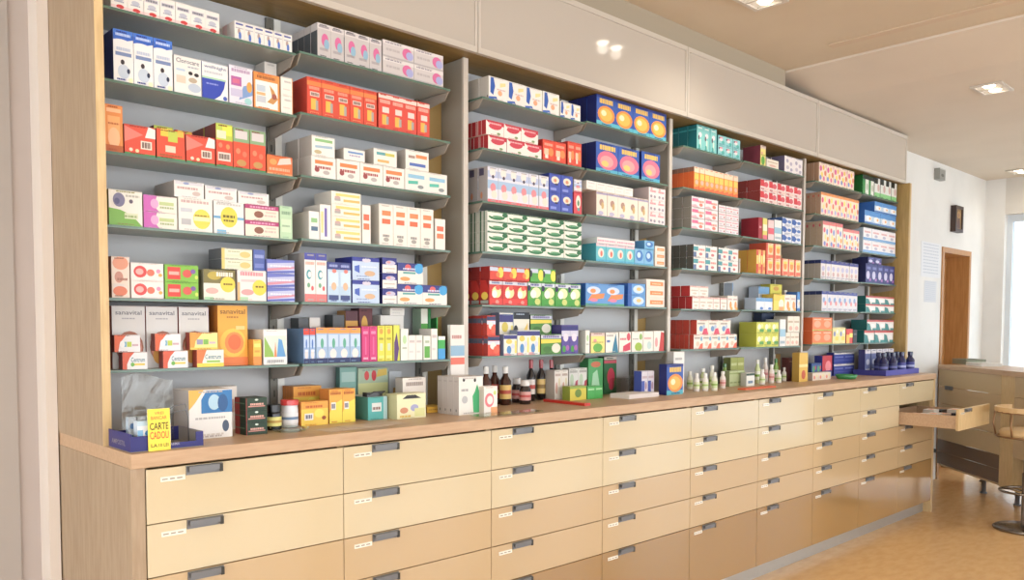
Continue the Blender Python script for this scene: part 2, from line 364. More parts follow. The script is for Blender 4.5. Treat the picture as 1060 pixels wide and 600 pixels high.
# split of bays 3/4 follows the goods
HALF = {'1L': 'first bay left', '1R': 'first bay right', '2L': 'second bay left', '2R': 'second bay right', '3L': 'third bay left', '3R': 'third bay right', '4L': 'fourth bay left', '4R': 'fourth bay right'}
SHN = ['top', 'second', 'third', 'fourth', 'fifth', 'bottom']
YF = .28
bk = M(); prof = [(.004, -.0085), (.03, -.042), (.196, -.062), (.196, -.0085)]
for s in (0, .003):
    pass
def prism(q, prof, x0, x1):
    n = len(prof)
    for i in range(n):
        a, b = prof[i], prof[(i+1) % n]; q.quad([(x0, a[0], a[1]), (x0, b[0], b[1]), (x1, b[0], b[1]), (x1, a[0], a[1])])
    q.quad([(x0, *p) for p in prof]); q.quad([(x1, *p) for p in reversed(prof)])
prism(bk, prof, 0, .003); bk.box(0, .03, -.0112, .014, .196, -.0085); 
BK = bk.mesh('bracket', bracketm)
for hk, zs in SHZ.items():
    xa, xb = SHX[hk]; Ls = xb-xa
    g = M(); g.box(0, 0, -.008, Ls, .196, 0, mi=0)
    g.m[-6] = 1; g.m[-5] = 1; g.m[-3] = 1
    GM = g.mesh('glass_pane', [shelf_glass, glass_edge])
    for i, z in enumerate(zs):
        t = thing('glass_shelf', 'clear glass shelf, %s shelf in the %s half' % (SHN[i], HALF[hk]), 'shelf', (xa, YF, z-.0006), 0, 'glass shelves on steel brackets')
        link('glass_pane', GM, t)
        a = link('bracket', BK, t, (.004, 0, 0)); a = link('bracket', BK, t, (Ls-.007, 0, 0))

# ================================================================== GOODS: cartons with printed faces
FONT_CACHE = {}
def text_polys(s):
    if s in FONT_CACHE: return FONT_CACHE[s]
    cu = bpy.data.curves.new('t', 'FONT'); cu.body = s; cu.resolution_u = 2; cu.offset = .012
    o = bpy.data.objects.new('t', cu); me = bpy.data.meshes.new_from_object(o)
    vs = [(v.co.x, v.co.y) for v in me.vertices]; fs = [tuple(p.vertices) for p in me.polygons]
    x0 = min(v[0] for v in vs); x1 = max(v[0] for v in vs); y0 = min(v[1] for v in vs); y1 = max(v[1] for v in vs)
    vs = [((v[0]-x0)/(x1-x0), (v[1]-y0)/(y1-y0)) for v in vs]
    bpy.data.objects.remove(o); bpy.data.curves.remove(cu); bpy.data.meshes.remove(me)
    FONT_CACHE[s] = (vs, fs); return FONT_CACHE[s]
def art(q, spec, P, w, h, off0=.0003):
    """draw a printed design; P(u,v,off) maps face coordinates 0..1 to space"""
    if not spec: return
    off = off0
    for it in spec.split(';'):
        t = it.split()
        if not t: continue
        k = t[0]; off += .00012
        if k == 'r':
            a, b, c, d = [float(x)/100 for x in t[1:5]]; q.quad([P(a, b, off), P(c, b, off), P(c, d, off), P(a, d, off)], t[5])
        elif k == 'e':
            a, b, c, d = [float(x)/100 for x in t[1:5]]
            pts = []
            for i in range(16):
                u = min(1, max(0, a+c*math.cos(i*math.pi/8))); v = min(1, max(0, b+d*math.sin(i*math.pi/8))); pts.append(P(u, v, off))
            q.quad(pts, t[5])
        elif k == 'p':
            n = [float(x)/100 for x in t[1:-1]]; q.quad([P(n[i], n[i+1], off) for i in range(0, len(n), 2)], t[-1])
        elif k == 'l':
            a, b, c, d = [float(x)/100 for x in t[1:5]]; r = random.Random(int(a*99+b*77)); u = a
            while u < c-.01:
                l = min(r.uniform(.05, .13), c-u); q.quad([P(u, b, off), P(u+l*.8, b, off), P(u+l*.8, d, off), P(u, d, off)], t[5]); u += l
        elif k == 't':
            a, b, c, d = [float(x)/100 for x in t[1:5]]; vs, fs = text_polys(' '.join(t[6:]).replace('_', ' '))
            for f in fs: q.quad([P(a+(c-a)*vs[i][0], b+(d-b)*vs[i][1], off) for i in f], t[5])
class S:
    def __init__(s, body, front='', side=None, left='', top=None, bottom=None, topart='', rough=None):
        s.body = body; s.front = front; s.side = side or body; s.left = left; s.top = top or body; s.bottom = bottom or body; s.topart = topart
MC = {}
def carton_mesh(w, d, h, st, name='medicine_carton'):
    w = max(w, .006)
    key = (round(w, 4), round(d, 4), round(h, 4), id(st))
    if key in MC: return MC[key]
    q = M(); q.box(0, 0, 0, w, d, h, st.body, cols={'left': st.side, 'right': st.side, 'top': st.top, 'bottom': st.bottom, 'back': st.side})
    me0 = q
    art(q, st.front, lambda u, v, o: (u*w, -o, v*h), w, h)
    if len(st.front) > 60 and 't ' not in st.front[:60]:
        sd = (sum(map(ord, st.front)) % 7)
        art(q, 'l %d 3 %d 6 %s;l %d 94 %d 97 %s' % (10+sd*3, 50+sd*5, st.side, 12+sd*2, 60+sd*4, st.side), lambda u, v, o: (u*w, -o, v*h), w, h, .0011)
    art(q, st.left, lambda u, v, o: (-o, (1-u)*d, v*h), d, h)
    art(q, st.topart, lambda u, v, o: (u*w, v*d, h+o), w, d)
    # closing flap: a thin proud lid edge and tuck line at the top of the front
    q.box(w*.02, -.0002, h-.0016, w*.98, 0, h-.0010, st.side)
    me = q.mesh(name, PRINT, weld=False); MC[key] = me; return me
PLACED = []
KIND = {}
def count_word(i, n):
    if n == 1: return ''
    if n == 2: return [', left one', ', right one'][i]
    if i == n-1: return ', rightmost'
    if i == 0: return ', leftmost'
    return ', %s from left' % ORD[i]
def layer_word(k, n):
    return {1: [''], 2: [', lower', ', upper'], 3: [', lower', ', middle', ', upper'], 4: [', layer one', ', layer two', ', layer three', ', layer four']}[n][k] if n > 1 else ''
DEBUG = []
def G(hk, sh, px0, px1, h, st, desc, n=1, nz=1, ny=1, d=None, y=None, on=False, name='medicine_carton', base=None, gap=.0012, cat='box', sink=0):
    """a row/stack of like cartons standing on shelf sh (0..5) of half bay hk; px span measured on the photograph, h in pixels (negative: at right edge)"""
    z = SHZ[hk][sh]; y = YF+.008 if y is None else y
    pybase = 200
    X0 = onY(px0, 300, y)[0]; 
    for _ in range(3): pybase = py_of(X0, y, z)[1]; X0 = onY(px0, pybase, y)[0]
    X1 = onY(px1, 300, y)[0]
    for _ in range(3): pb1 = py_of(X1, y, z)[1]; X1 = onY(px1, pb1, y)[0]
    if h > 0: H = onY(px0, pybase-h, y)[1]-z
    else: H = onY(px1, pb1+h, y)[1]-z
    lo, hi = SHX[hk]
    lo = lo+.006 if y > .2 else lo
    X0 = max(X0, lo+.004); X1 = min(X1, hi-.009)
    if d is None: d = (.183-(y-.288))/ny-.0015 if ny > 1 else min(.12, .474-y)
    w_ = (X1-X0)/n; hh = H/nz; zb = z
    for _ in range(60):   # nudge along the shelf until free? only for base rows
        break
    if on:
        zb = z; best = z
        for (a0, a1, b0, b1, t1, key) in PLACED:
            if key == (hk, sh) and min(a1, X1)-max(a0, X0) > .25*min(X1-X0, a1-a0) and min(b1, y+d)-max(b0, y) > .01: best = max(best, t1)
        zb = best+.0004
    else:
        zb = z+.0004
    # keep clear of what already stands there
    for (a0, a1, b0, b1, t1, key) in PLACED:
        if key == (hk, sh) and t1 > zb+.003 and min(b1, y+d*ny)-max(b0, y) > 0:
            if a0 < X0 < a1 and a1-X0 < .6*(X1-X0): X0 = a1+.001
            if a0 < X1 < a1 and X1-a0 < .6*(X1-X0): X1 = a0-.001
    w_ = (X1-X0)/n
    maxz = (SHZ[hk][sh-1]-.012 if sh > 0 else 2.555)
    if zb+H > maxz: H = maxz-zb; hh = H/nz; DEBUG.append((hk, sh, desc))
    name = KIND.get(id(st), name)
    me = carton_mesh(w_-gap, d, hh-.0006, st, name)
    grp = '%ss, %s shelf, %s' % (desc.split(' with')[0], SHN[sh], HALF[hk]) if n*nz*ny > 1 else None
    cols = [(i, 0) for i in range(n)]+[(0, j) for j in range(1, ny)]
    rr = random.Random(int(px0*10)+sh)
    for i, j in cols:
        jy = rr.uniform(0, .004) if (n > 1 and j == 0) else 0
        if on: jy = 0
        for k in range(nz):
            o = link(name, me, None, (X0+i*w_, y+jy+j*(d+.001)+(.004 if (ny > 1 and j) else 0), zb+k*hh))
            if j: pos = ', %s behind leftmost' % ORD[j-1] if n > 1 else ', %s behind front' % ORD[j-1]
            else: pos = count_word(i, n)
            if ny > 1 and n == 1 and j == 0: pos = ', front'
            tag(o, '%s%s%s, %s shelf, %s' % (desc, pos, layer_word(k, nz), SHN[sh], HALF[hk]), cat, grp)
    for i in range(n): pass
    PLACED.append((X0, X1, y, y+d+.004, zb+H, (hk, sh)))
    if ny > 1: PLACED.append((X0, X0+w_, y, y+(d+.001)*ny, zb+H, (hk, sh)))
# ---- printed designs (body colour; front art; side colour; left-face art; top; bottom)
W_ = 'e6e2dc'
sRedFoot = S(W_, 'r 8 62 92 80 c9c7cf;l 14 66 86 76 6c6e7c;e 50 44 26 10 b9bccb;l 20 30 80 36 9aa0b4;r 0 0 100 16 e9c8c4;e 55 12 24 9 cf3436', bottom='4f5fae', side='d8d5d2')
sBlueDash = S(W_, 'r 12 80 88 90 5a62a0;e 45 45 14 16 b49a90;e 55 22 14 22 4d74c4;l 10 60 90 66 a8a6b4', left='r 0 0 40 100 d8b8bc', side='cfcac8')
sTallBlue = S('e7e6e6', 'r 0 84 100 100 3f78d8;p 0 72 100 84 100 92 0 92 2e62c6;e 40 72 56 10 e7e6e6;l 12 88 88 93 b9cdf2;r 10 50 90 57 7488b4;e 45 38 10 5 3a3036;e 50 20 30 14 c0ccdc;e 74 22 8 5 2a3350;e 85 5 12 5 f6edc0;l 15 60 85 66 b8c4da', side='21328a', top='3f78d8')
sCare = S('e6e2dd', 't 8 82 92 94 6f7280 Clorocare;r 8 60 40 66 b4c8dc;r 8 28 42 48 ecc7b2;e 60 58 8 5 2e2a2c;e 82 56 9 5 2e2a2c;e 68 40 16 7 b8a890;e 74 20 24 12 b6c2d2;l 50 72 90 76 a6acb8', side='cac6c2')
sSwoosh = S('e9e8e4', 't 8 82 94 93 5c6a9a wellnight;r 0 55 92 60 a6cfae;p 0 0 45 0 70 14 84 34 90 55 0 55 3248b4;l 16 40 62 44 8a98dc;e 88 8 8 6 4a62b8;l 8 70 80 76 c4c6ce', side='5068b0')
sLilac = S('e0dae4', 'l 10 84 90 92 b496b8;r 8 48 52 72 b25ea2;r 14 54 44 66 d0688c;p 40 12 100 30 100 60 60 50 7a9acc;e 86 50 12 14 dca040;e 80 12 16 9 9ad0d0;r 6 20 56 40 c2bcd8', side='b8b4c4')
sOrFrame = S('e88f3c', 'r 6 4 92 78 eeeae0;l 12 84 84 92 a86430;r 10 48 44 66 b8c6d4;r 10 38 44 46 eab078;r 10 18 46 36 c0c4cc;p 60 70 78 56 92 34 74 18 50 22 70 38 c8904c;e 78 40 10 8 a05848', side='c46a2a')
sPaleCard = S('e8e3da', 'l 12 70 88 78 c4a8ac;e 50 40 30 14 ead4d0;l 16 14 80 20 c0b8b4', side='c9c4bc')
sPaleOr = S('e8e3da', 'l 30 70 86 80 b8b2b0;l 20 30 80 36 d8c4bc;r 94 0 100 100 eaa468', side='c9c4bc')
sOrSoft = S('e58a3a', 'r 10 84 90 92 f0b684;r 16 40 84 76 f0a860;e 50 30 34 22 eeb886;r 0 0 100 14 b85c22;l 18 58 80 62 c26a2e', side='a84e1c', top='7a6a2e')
sRedTea = S('dc4a30', 'p 0 40 60 70 0 95 ea7a6c;r 52 22 88 50 e6d8c8;l 56 26 84 46 7a6058;p 66 62 100 62 100 94 78 100 ece0dc;r 0 0 100 6 3a8a4c;e 20 16 6 6 eac8b4;e 40 14 6 6 e8d0a0', side='8e2a1c', top='6a3426')  # pink wedge is a highlight painted into the front
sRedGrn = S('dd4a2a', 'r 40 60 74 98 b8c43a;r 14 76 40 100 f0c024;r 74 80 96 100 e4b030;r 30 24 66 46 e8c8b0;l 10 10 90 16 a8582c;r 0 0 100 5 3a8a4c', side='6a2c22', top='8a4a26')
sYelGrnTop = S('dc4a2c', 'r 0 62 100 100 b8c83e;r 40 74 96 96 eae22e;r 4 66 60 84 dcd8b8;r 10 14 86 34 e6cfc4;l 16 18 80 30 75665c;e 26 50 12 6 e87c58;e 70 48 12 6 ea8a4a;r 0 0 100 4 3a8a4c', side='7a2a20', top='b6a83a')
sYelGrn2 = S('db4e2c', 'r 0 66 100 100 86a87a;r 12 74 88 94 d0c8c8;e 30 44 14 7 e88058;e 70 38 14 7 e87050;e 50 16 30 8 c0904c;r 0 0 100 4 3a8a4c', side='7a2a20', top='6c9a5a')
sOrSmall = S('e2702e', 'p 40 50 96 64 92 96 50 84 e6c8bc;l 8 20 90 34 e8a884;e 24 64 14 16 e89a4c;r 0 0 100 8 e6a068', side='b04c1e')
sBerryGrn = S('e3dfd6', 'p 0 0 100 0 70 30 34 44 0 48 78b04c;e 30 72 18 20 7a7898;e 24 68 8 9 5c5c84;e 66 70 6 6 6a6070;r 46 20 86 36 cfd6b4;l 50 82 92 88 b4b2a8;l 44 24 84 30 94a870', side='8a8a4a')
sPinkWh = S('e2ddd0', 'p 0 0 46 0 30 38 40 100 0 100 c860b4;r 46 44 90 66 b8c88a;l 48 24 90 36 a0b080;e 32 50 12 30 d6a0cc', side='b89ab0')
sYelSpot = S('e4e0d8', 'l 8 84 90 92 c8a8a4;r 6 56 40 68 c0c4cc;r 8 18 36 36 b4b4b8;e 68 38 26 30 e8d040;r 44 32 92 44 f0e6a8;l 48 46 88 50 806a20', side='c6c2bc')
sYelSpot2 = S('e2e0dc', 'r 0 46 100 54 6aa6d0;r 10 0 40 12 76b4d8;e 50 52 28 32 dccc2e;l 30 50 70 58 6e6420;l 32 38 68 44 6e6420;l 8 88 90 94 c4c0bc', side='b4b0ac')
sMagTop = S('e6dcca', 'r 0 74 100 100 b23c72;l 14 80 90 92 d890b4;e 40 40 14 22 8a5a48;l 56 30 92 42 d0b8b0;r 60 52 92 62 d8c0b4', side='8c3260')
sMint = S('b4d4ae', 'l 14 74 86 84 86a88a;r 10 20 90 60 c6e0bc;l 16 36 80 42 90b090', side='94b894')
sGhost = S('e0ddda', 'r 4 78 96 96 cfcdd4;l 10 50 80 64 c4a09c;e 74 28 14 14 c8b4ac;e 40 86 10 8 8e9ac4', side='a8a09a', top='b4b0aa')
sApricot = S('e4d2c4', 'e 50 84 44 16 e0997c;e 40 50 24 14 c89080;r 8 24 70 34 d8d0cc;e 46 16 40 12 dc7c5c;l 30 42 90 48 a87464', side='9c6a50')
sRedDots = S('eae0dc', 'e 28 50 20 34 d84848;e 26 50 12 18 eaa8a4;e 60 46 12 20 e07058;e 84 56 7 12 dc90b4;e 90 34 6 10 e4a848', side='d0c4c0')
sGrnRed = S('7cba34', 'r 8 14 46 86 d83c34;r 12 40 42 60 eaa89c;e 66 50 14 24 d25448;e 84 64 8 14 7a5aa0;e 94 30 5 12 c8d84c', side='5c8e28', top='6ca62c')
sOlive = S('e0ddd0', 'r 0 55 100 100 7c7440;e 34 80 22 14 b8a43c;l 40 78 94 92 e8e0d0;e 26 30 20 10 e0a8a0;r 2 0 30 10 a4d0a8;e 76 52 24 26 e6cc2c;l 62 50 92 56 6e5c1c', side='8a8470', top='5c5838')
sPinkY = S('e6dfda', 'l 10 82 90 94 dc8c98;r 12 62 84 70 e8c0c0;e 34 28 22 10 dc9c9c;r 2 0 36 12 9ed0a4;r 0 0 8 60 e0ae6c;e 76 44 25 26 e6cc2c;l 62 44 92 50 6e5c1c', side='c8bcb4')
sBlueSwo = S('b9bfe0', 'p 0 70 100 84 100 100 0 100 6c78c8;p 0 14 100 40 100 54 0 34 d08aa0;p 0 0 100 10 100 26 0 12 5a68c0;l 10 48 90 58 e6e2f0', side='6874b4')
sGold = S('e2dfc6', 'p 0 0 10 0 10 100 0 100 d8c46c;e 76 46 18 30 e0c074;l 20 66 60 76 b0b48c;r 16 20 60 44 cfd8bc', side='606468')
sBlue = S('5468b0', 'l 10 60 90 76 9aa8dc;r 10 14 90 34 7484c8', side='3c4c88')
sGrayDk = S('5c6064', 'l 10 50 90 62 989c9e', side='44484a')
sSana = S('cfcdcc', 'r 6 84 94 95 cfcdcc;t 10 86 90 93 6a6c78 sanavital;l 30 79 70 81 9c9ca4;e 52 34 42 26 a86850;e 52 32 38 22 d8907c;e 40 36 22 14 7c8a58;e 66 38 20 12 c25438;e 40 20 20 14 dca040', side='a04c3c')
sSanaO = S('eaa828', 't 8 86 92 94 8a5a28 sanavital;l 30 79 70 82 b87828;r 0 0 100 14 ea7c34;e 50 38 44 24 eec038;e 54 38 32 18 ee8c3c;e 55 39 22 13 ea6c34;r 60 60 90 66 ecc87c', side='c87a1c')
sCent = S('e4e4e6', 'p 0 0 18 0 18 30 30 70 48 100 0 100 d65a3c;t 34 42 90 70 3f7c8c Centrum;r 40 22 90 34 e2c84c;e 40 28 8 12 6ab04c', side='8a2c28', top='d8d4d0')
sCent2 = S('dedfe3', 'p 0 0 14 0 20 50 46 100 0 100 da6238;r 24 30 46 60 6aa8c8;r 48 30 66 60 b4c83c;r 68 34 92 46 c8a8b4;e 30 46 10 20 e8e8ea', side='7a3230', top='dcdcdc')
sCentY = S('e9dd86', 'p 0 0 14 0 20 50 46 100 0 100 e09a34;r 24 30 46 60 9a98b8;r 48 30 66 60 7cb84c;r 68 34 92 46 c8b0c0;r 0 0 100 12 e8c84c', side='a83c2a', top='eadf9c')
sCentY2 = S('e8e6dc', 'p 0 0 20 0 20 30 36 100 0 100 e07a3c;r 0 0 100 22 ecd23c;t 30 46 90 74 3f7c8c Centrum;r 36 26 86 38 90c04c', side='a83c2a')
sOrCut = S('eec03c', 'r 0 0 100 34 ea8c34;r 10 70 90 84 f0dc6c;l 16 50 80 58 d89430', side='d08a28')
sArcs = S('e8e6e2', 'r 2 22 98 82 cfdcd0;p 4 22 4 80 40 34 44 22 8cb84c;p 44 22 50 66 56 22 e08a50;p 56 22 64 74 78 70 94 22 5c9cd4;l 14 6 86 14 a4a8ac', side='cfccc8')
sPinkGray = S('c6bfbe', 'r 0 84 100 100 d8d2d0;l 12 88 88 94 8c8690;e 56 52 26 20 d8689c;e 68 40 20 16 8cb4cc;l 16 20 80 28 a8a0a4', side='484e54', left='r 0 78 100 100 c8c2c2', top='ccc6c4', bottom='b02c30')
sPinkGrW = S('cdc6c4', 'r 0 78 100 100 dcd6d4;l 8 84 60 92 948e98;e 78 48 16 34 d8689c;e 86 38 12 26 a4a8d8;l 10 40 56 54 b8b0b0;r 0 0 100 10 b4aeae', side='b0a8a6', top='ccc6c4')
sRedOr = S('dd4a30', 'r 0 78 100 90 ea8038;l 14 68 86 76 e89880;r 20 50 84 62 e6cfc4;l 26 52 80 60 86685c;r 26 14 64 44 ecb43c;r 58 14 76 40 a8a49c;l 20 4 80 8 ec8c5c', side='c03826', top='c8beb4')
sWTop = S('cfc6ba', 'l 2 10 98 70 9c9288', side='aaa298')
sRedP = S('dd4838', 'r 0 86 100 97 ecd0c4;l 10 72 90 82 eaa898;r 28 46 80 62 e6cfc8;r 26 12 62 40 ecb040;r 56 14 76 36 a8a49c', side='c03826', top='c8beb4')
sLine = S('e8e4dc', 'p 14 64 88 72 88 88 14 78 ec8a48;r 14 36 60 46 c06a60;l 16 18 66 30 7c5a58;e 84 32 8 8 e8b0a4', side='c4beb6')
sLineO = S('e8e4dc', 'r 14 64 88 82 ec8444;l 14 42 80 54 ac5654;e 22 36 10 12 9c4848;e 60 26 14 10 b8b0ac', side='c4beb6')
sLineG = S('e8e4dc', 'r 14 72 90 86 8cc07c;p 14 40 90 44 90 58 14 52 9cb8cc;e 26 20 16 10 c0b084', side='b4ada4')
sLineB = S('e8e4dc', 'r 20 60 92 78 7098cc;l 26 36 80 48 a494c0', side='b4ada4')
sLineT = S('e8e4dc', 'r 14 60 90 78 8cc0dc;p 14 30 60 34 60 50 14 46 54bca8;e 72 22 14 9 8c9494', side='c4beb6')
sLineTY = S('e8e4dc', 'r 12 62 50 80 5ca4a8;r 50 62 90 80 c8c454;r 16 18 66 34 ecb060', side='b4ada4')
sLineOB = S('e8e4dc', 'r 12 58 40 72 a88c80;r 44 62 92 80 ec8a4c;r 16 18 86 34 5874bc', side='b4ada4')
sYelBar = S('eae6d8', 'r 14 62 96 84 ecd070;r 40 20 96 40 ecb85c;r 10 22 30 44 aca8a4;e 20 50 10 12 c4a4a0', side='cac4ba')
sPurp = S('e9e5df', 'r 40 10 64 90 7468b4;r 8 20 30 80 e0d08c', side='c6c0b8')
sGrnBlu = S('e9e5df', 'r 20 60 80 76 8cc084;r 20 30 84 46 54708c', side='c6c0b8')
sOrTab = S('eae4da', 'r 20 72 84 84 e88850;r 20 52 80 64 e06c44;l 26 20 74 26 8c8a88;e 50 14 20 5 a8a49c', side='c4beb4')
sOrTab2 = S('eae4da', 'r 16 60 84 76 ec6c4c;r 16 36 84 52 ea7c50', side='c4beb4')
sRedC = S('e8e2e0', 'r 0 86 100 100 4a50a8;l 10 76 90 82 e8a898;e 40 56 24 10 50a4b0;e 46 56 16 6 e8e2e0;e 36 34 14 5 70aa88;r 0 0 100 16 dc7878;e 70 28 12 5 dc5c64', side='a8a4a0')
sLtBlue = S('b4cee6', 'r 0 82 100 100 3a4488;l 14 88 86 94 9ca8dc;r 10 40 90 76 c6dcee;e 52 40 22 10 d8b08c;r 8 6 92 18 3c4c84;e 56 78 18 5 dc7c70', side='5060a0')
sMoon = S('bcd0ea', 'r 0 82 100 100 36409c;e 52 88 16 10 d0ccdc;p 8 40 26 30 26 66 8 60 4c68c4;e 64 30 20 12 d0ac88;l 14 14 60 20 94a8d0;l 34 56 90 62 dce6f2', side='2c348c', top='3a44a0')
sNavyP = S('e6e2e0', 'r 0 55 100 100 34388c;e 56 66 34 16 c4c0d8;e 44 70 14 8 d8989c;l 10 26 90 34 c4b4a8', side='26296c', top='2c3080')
sBurst = S('e8e4dc', 'r 0 62 100 100 37408c;e 84 76 18 26 38a0dc;e 40 80 12 14 dc5c60;l 20 68 70 76 ccd0e8;e 28 24 20 10 ec9c54;r 20 48 70 58 5ca4a0', side='2c3478', top='34407c')
sLidR = S('8fb0dc', 'r 0 82 100 100 d8402f;r 8 46 92 78 b8d0ec;e 48 56 14 14 4c78c4;e 48 26 30 14 dcd6d6;r 0 0 100 14 2c3868;l 20 34 80 40 e4e4ee', side='5c7ca0', top='c43426')
sLidO = S('9cb8dc', 'r 0 84 100 100 ee9a3c;r 8 46 92 80 c0d4ec;e 52 56 14 14 58a890;e 48 26 30 14 e4dcd8;r 0 0 100 14 2c3868', side='6c8cac', top='e89034')
sMag = S('d2347c', 'l 20 78 80 86 e890b8;r 40 20 60 70 e05c98;l 20 6 80 12 ecb0cc', side='a82460')
sYel = S('ded62e', 'e 50 84 24 8 d8a030;r 30 30 70 50 c8d8b4;l 20 60 80 66 a8a02c;r 16 8 84 16 e8dc6c', side='b0a824')
sYelPur = S('d8dc44', 'p 10 0 60 0 90 34 50 80 10 50 5c3c78', side='a8a02c')
sGrnW = S('e6e6de', 'e 50 66 26 14 b4d8a0;l 20 36 80 42 a8b4a0', side='c8ccc0')
sGrnBlk = S('e6e8e0', 'r 12 8 88 56 58a83c;l 20 70 80 80 a0b494', side='a4b49c')
sGB = S('38ac4c', 'r 0 0 100 46 3c9cdc;r 0 84 100 100 e6e8e4', side='247c38', top='c8ccc8')
sGD = S('208a40', 'r 0 0 100 40 2c6cb0;r 0 86 100 100 2c8c50', side='186c34', top='c8ccc8')
sGW2 = S('4aa43c', 'r 0 70 100 100 e2e6da;e 50 30 30 16 8cc060', side='8ca48c')
sMaroon = S('6a2c34', 'e 40 66 24 20 e0a834;e 66 36 20 20 d8ccc0;l 20 10 80 20 c89c54', side='4c1e28')
sGoldY = S('e0a43c', 'r 0 80 100 100 5c2c38;r 20 20 80 60 d8d4d4', side='b4803c')
sWhite = S('e8e4de', 'l 14 70 86 80 c4b8b8;l 14 30 70 38 cccac8', side='c8c3bc')
sWhBl = S('eae6df', 'p 8 30 24 20 34 60 26 96 10 96 2c5cb4;p 60 60 90 70 90 84 60 78 e8d890;e 60 34 12 12 e8a87c;p 0 0 50 0 40 16 0 10 3c68bc;l 44 46 90 52 d4b4ac', side='c6bfb4', left='e 88 12 4 6 403c3a')
sRedArc = S('ece4dc', 'r 0 72 100 100 cc2c40;e 50 74 40 34 d03c50;l 14 76 86 86 e8b0b4;p 0 100 0 20 14 60 20 74 ece4dc;e 70 16 10 8 7c9c68', side='b4242c', left='r 10 0 18 100 dcc8c0;r 50 0 56 100 dcc8c0', top='b8303c')
sRedOr2 = S('e4482c', 'r 12 30 50 58 ecc0a0;r 20 12 46 30 e8d8c8;e 70 44 22 20 e88844;l 14 72 86 84 eca48c', side='b82c22', top='c03428')
sPinkBl = S('dcdce8', 'r 0 70 100 88 b4c0e0;e 46 84 28 12 e8e0d8;e 50 72 12 5 50465c;r 0 38 100 62 a4c0e0;e 50 42 26 12 e08c94;e 60 22 28 12 e4dccc;r 0 0 100 8 e4646c', side='a9a2a0', left='r 10 76 60 96 4c4660;e 34 20 12 10 cc8054', top='d0c8d0')
sBluW = S('4458b8', 'e 50 66 34 20 e4dcc4;e 50 64 14 10 d89068;e 60 44 16 5 30304c;r 10 10 60 24 8494dc', side='2c3c8c')
sRedW = S('d84450', 'e 56 56 30 30 e4dccc;e 56 50 14 14 5c8c64;e 60 22 16 8 58a09c', side='b02c3c')
sMintG = S('e7e7dc', 'r 0 88 100 100 2c6440;e 46 44 40 28 2f7c4a;e 46 64 42 24 e7e7dc;e 50 50 26 10 5c9c70;e 86 70 14 22 2f7048;r 0 0 100 6 8cac90', side='c8cabd', left='r 20 0 36 100 2c6440;r 60 0 72 100 2c6440', top='2c5c3c')
sFlame = S('cc2c28', 'r 0 82 100 96 c8ccd8;l 20 86 80 92 5c70a4;e 56 52 36 24 f0dc9c;e 40 44 20 16 ecece4;e 66 70 18 10 e05040;r 0 0 100 26 e03830;e 60 12 14 8 ec8c80', side='9c2020', left='p 0 30 60 30 100 60 60 100 0 100 c82c24;e 50 36 36 16 eccc40;r 6 4 90 18 a4aca4', top='2c3c6c')
sFlameG = S('54a43c', 'r 0 80 100 96 ccd0dc;l 20 84 80 92 54569c;e 60 56 34 22 f0e8ac;e 40 50 22 18 ece8e4;e 8 74 14 12 2c2c54;r 0 0 60 28 3c9c34;e 70 18 20 14 c8d070', side='2c7430', top='2c3c6c')
sUpR = S('d8402f', 'r 0 66 60 96 c4cce0;e 80 56 22 40 f0cc3c;e 60 40 14 20 ec7c3c', side='982420', top='404868')
sUpG = S('4ca43c', 'r 0 66 60 96 c4cce0;e 82 50 22 42 e8dc3c;e 4 60 10 26 2c2c44', side='2c7430', top='404868')
sRedCap = S('dd4a34', 'r 0 76 100 96 2c3868;r 0 56 100 74 ccd4e4;e 44 50 26 18 e4e0dc;e 70 30 24 20 ee6040', side='b23a30', left='r 0 62 100 86 5c6478', top='30386c')
sWYB = S('e8e6da', 'r 0 78 100 96 3c3c84;e 40 66 24 12 dcc850;e 40 26 18 20 4c8cc8;r 84 10 100 70 ecdc6c;p 0 0 60 0 40 10 0 10 e0a0a0;e 70 44 14 12 d0d8ec', side='7c8cac')
sBlkW = S('e8e4d4', 'r 0 84 100 100 1e2430;e 14 50 16 20 28282c;p 30 10 90 10 90 76 40 40 ecc85c;e 60 30 20 14 e0b0b4', side='a4b4c8', top='1e2430')
sGrnYel = S('4c8c34', 'r 0 78 100 96 c4c4d8;l 10 82 90 92 6c64a4;p 0 54 100 58 100 74 0 74 ecd22c;e 74 30 22 24 e0dccc;e 30 24 20 16 3c7428', side='34402c', top='c8ccd8')
sPurpF = S('5a4a9c', 'r 0 82 100 96 30307c;r 0 60 100 80 c8c8dc;e 50 56 30 14 e0d4e4;e 30 16 20 12 3c9c3c;e 70 20 20 10 a45cac', side='3c3474')
sBlOr = S('2b57b0', 'r 0 0 100 14 4cb4c8;l 16 74 88 90 ecc040;e 52 38 46 30 ea8c2c;e 50 38 34 22 f0b440;e 38 42 14 10 f2e4b4;r 0 92 100 100 2c3c8c', side='1c2668', top='20408c', bottom='1c2c70')
sBlPk = S('2f5cb4', 'r 0 0 100 12 4cacc8;l 16 76 88 92 ecc040;e 52 42 46 32 e0708c;e 48 38 30 20 ec9c9c;e 40 30 16 10 f0c468', side='1c2668', top='20408c', bottom='1c2c70')
sFig = S('e8dccc', 'r 0 88 100 96 a49cbc;e 46 56 20 14 b08c7c;e 56 44 12 14 c8a86c;e 40 14 24 8 b8b4d0;r 0 0 100 4 8c84a4', side='a88c80', top='c8b4b0')
sPkDot = S('ecdede', 'l 14 60 86 76 e08c94;e 28 26 14 12 9c98a4;e 70 24 14 12 9c98a4;e 30 86 12 8 dca4a4', side='c4b0ac')
sTeal = S('5fc0d0', 'r 0 84 100 100 e8c8d0;e 50 48 30 26 e4dcd0;e 54 44 12 16 e07060;r 0 0 100 12 4cb0d4', side='389cac', top='e4d8d8')
sTealTop = S('ece0e0', 'l 4 30 96 60 dc9cb0', side='c4d0d0')
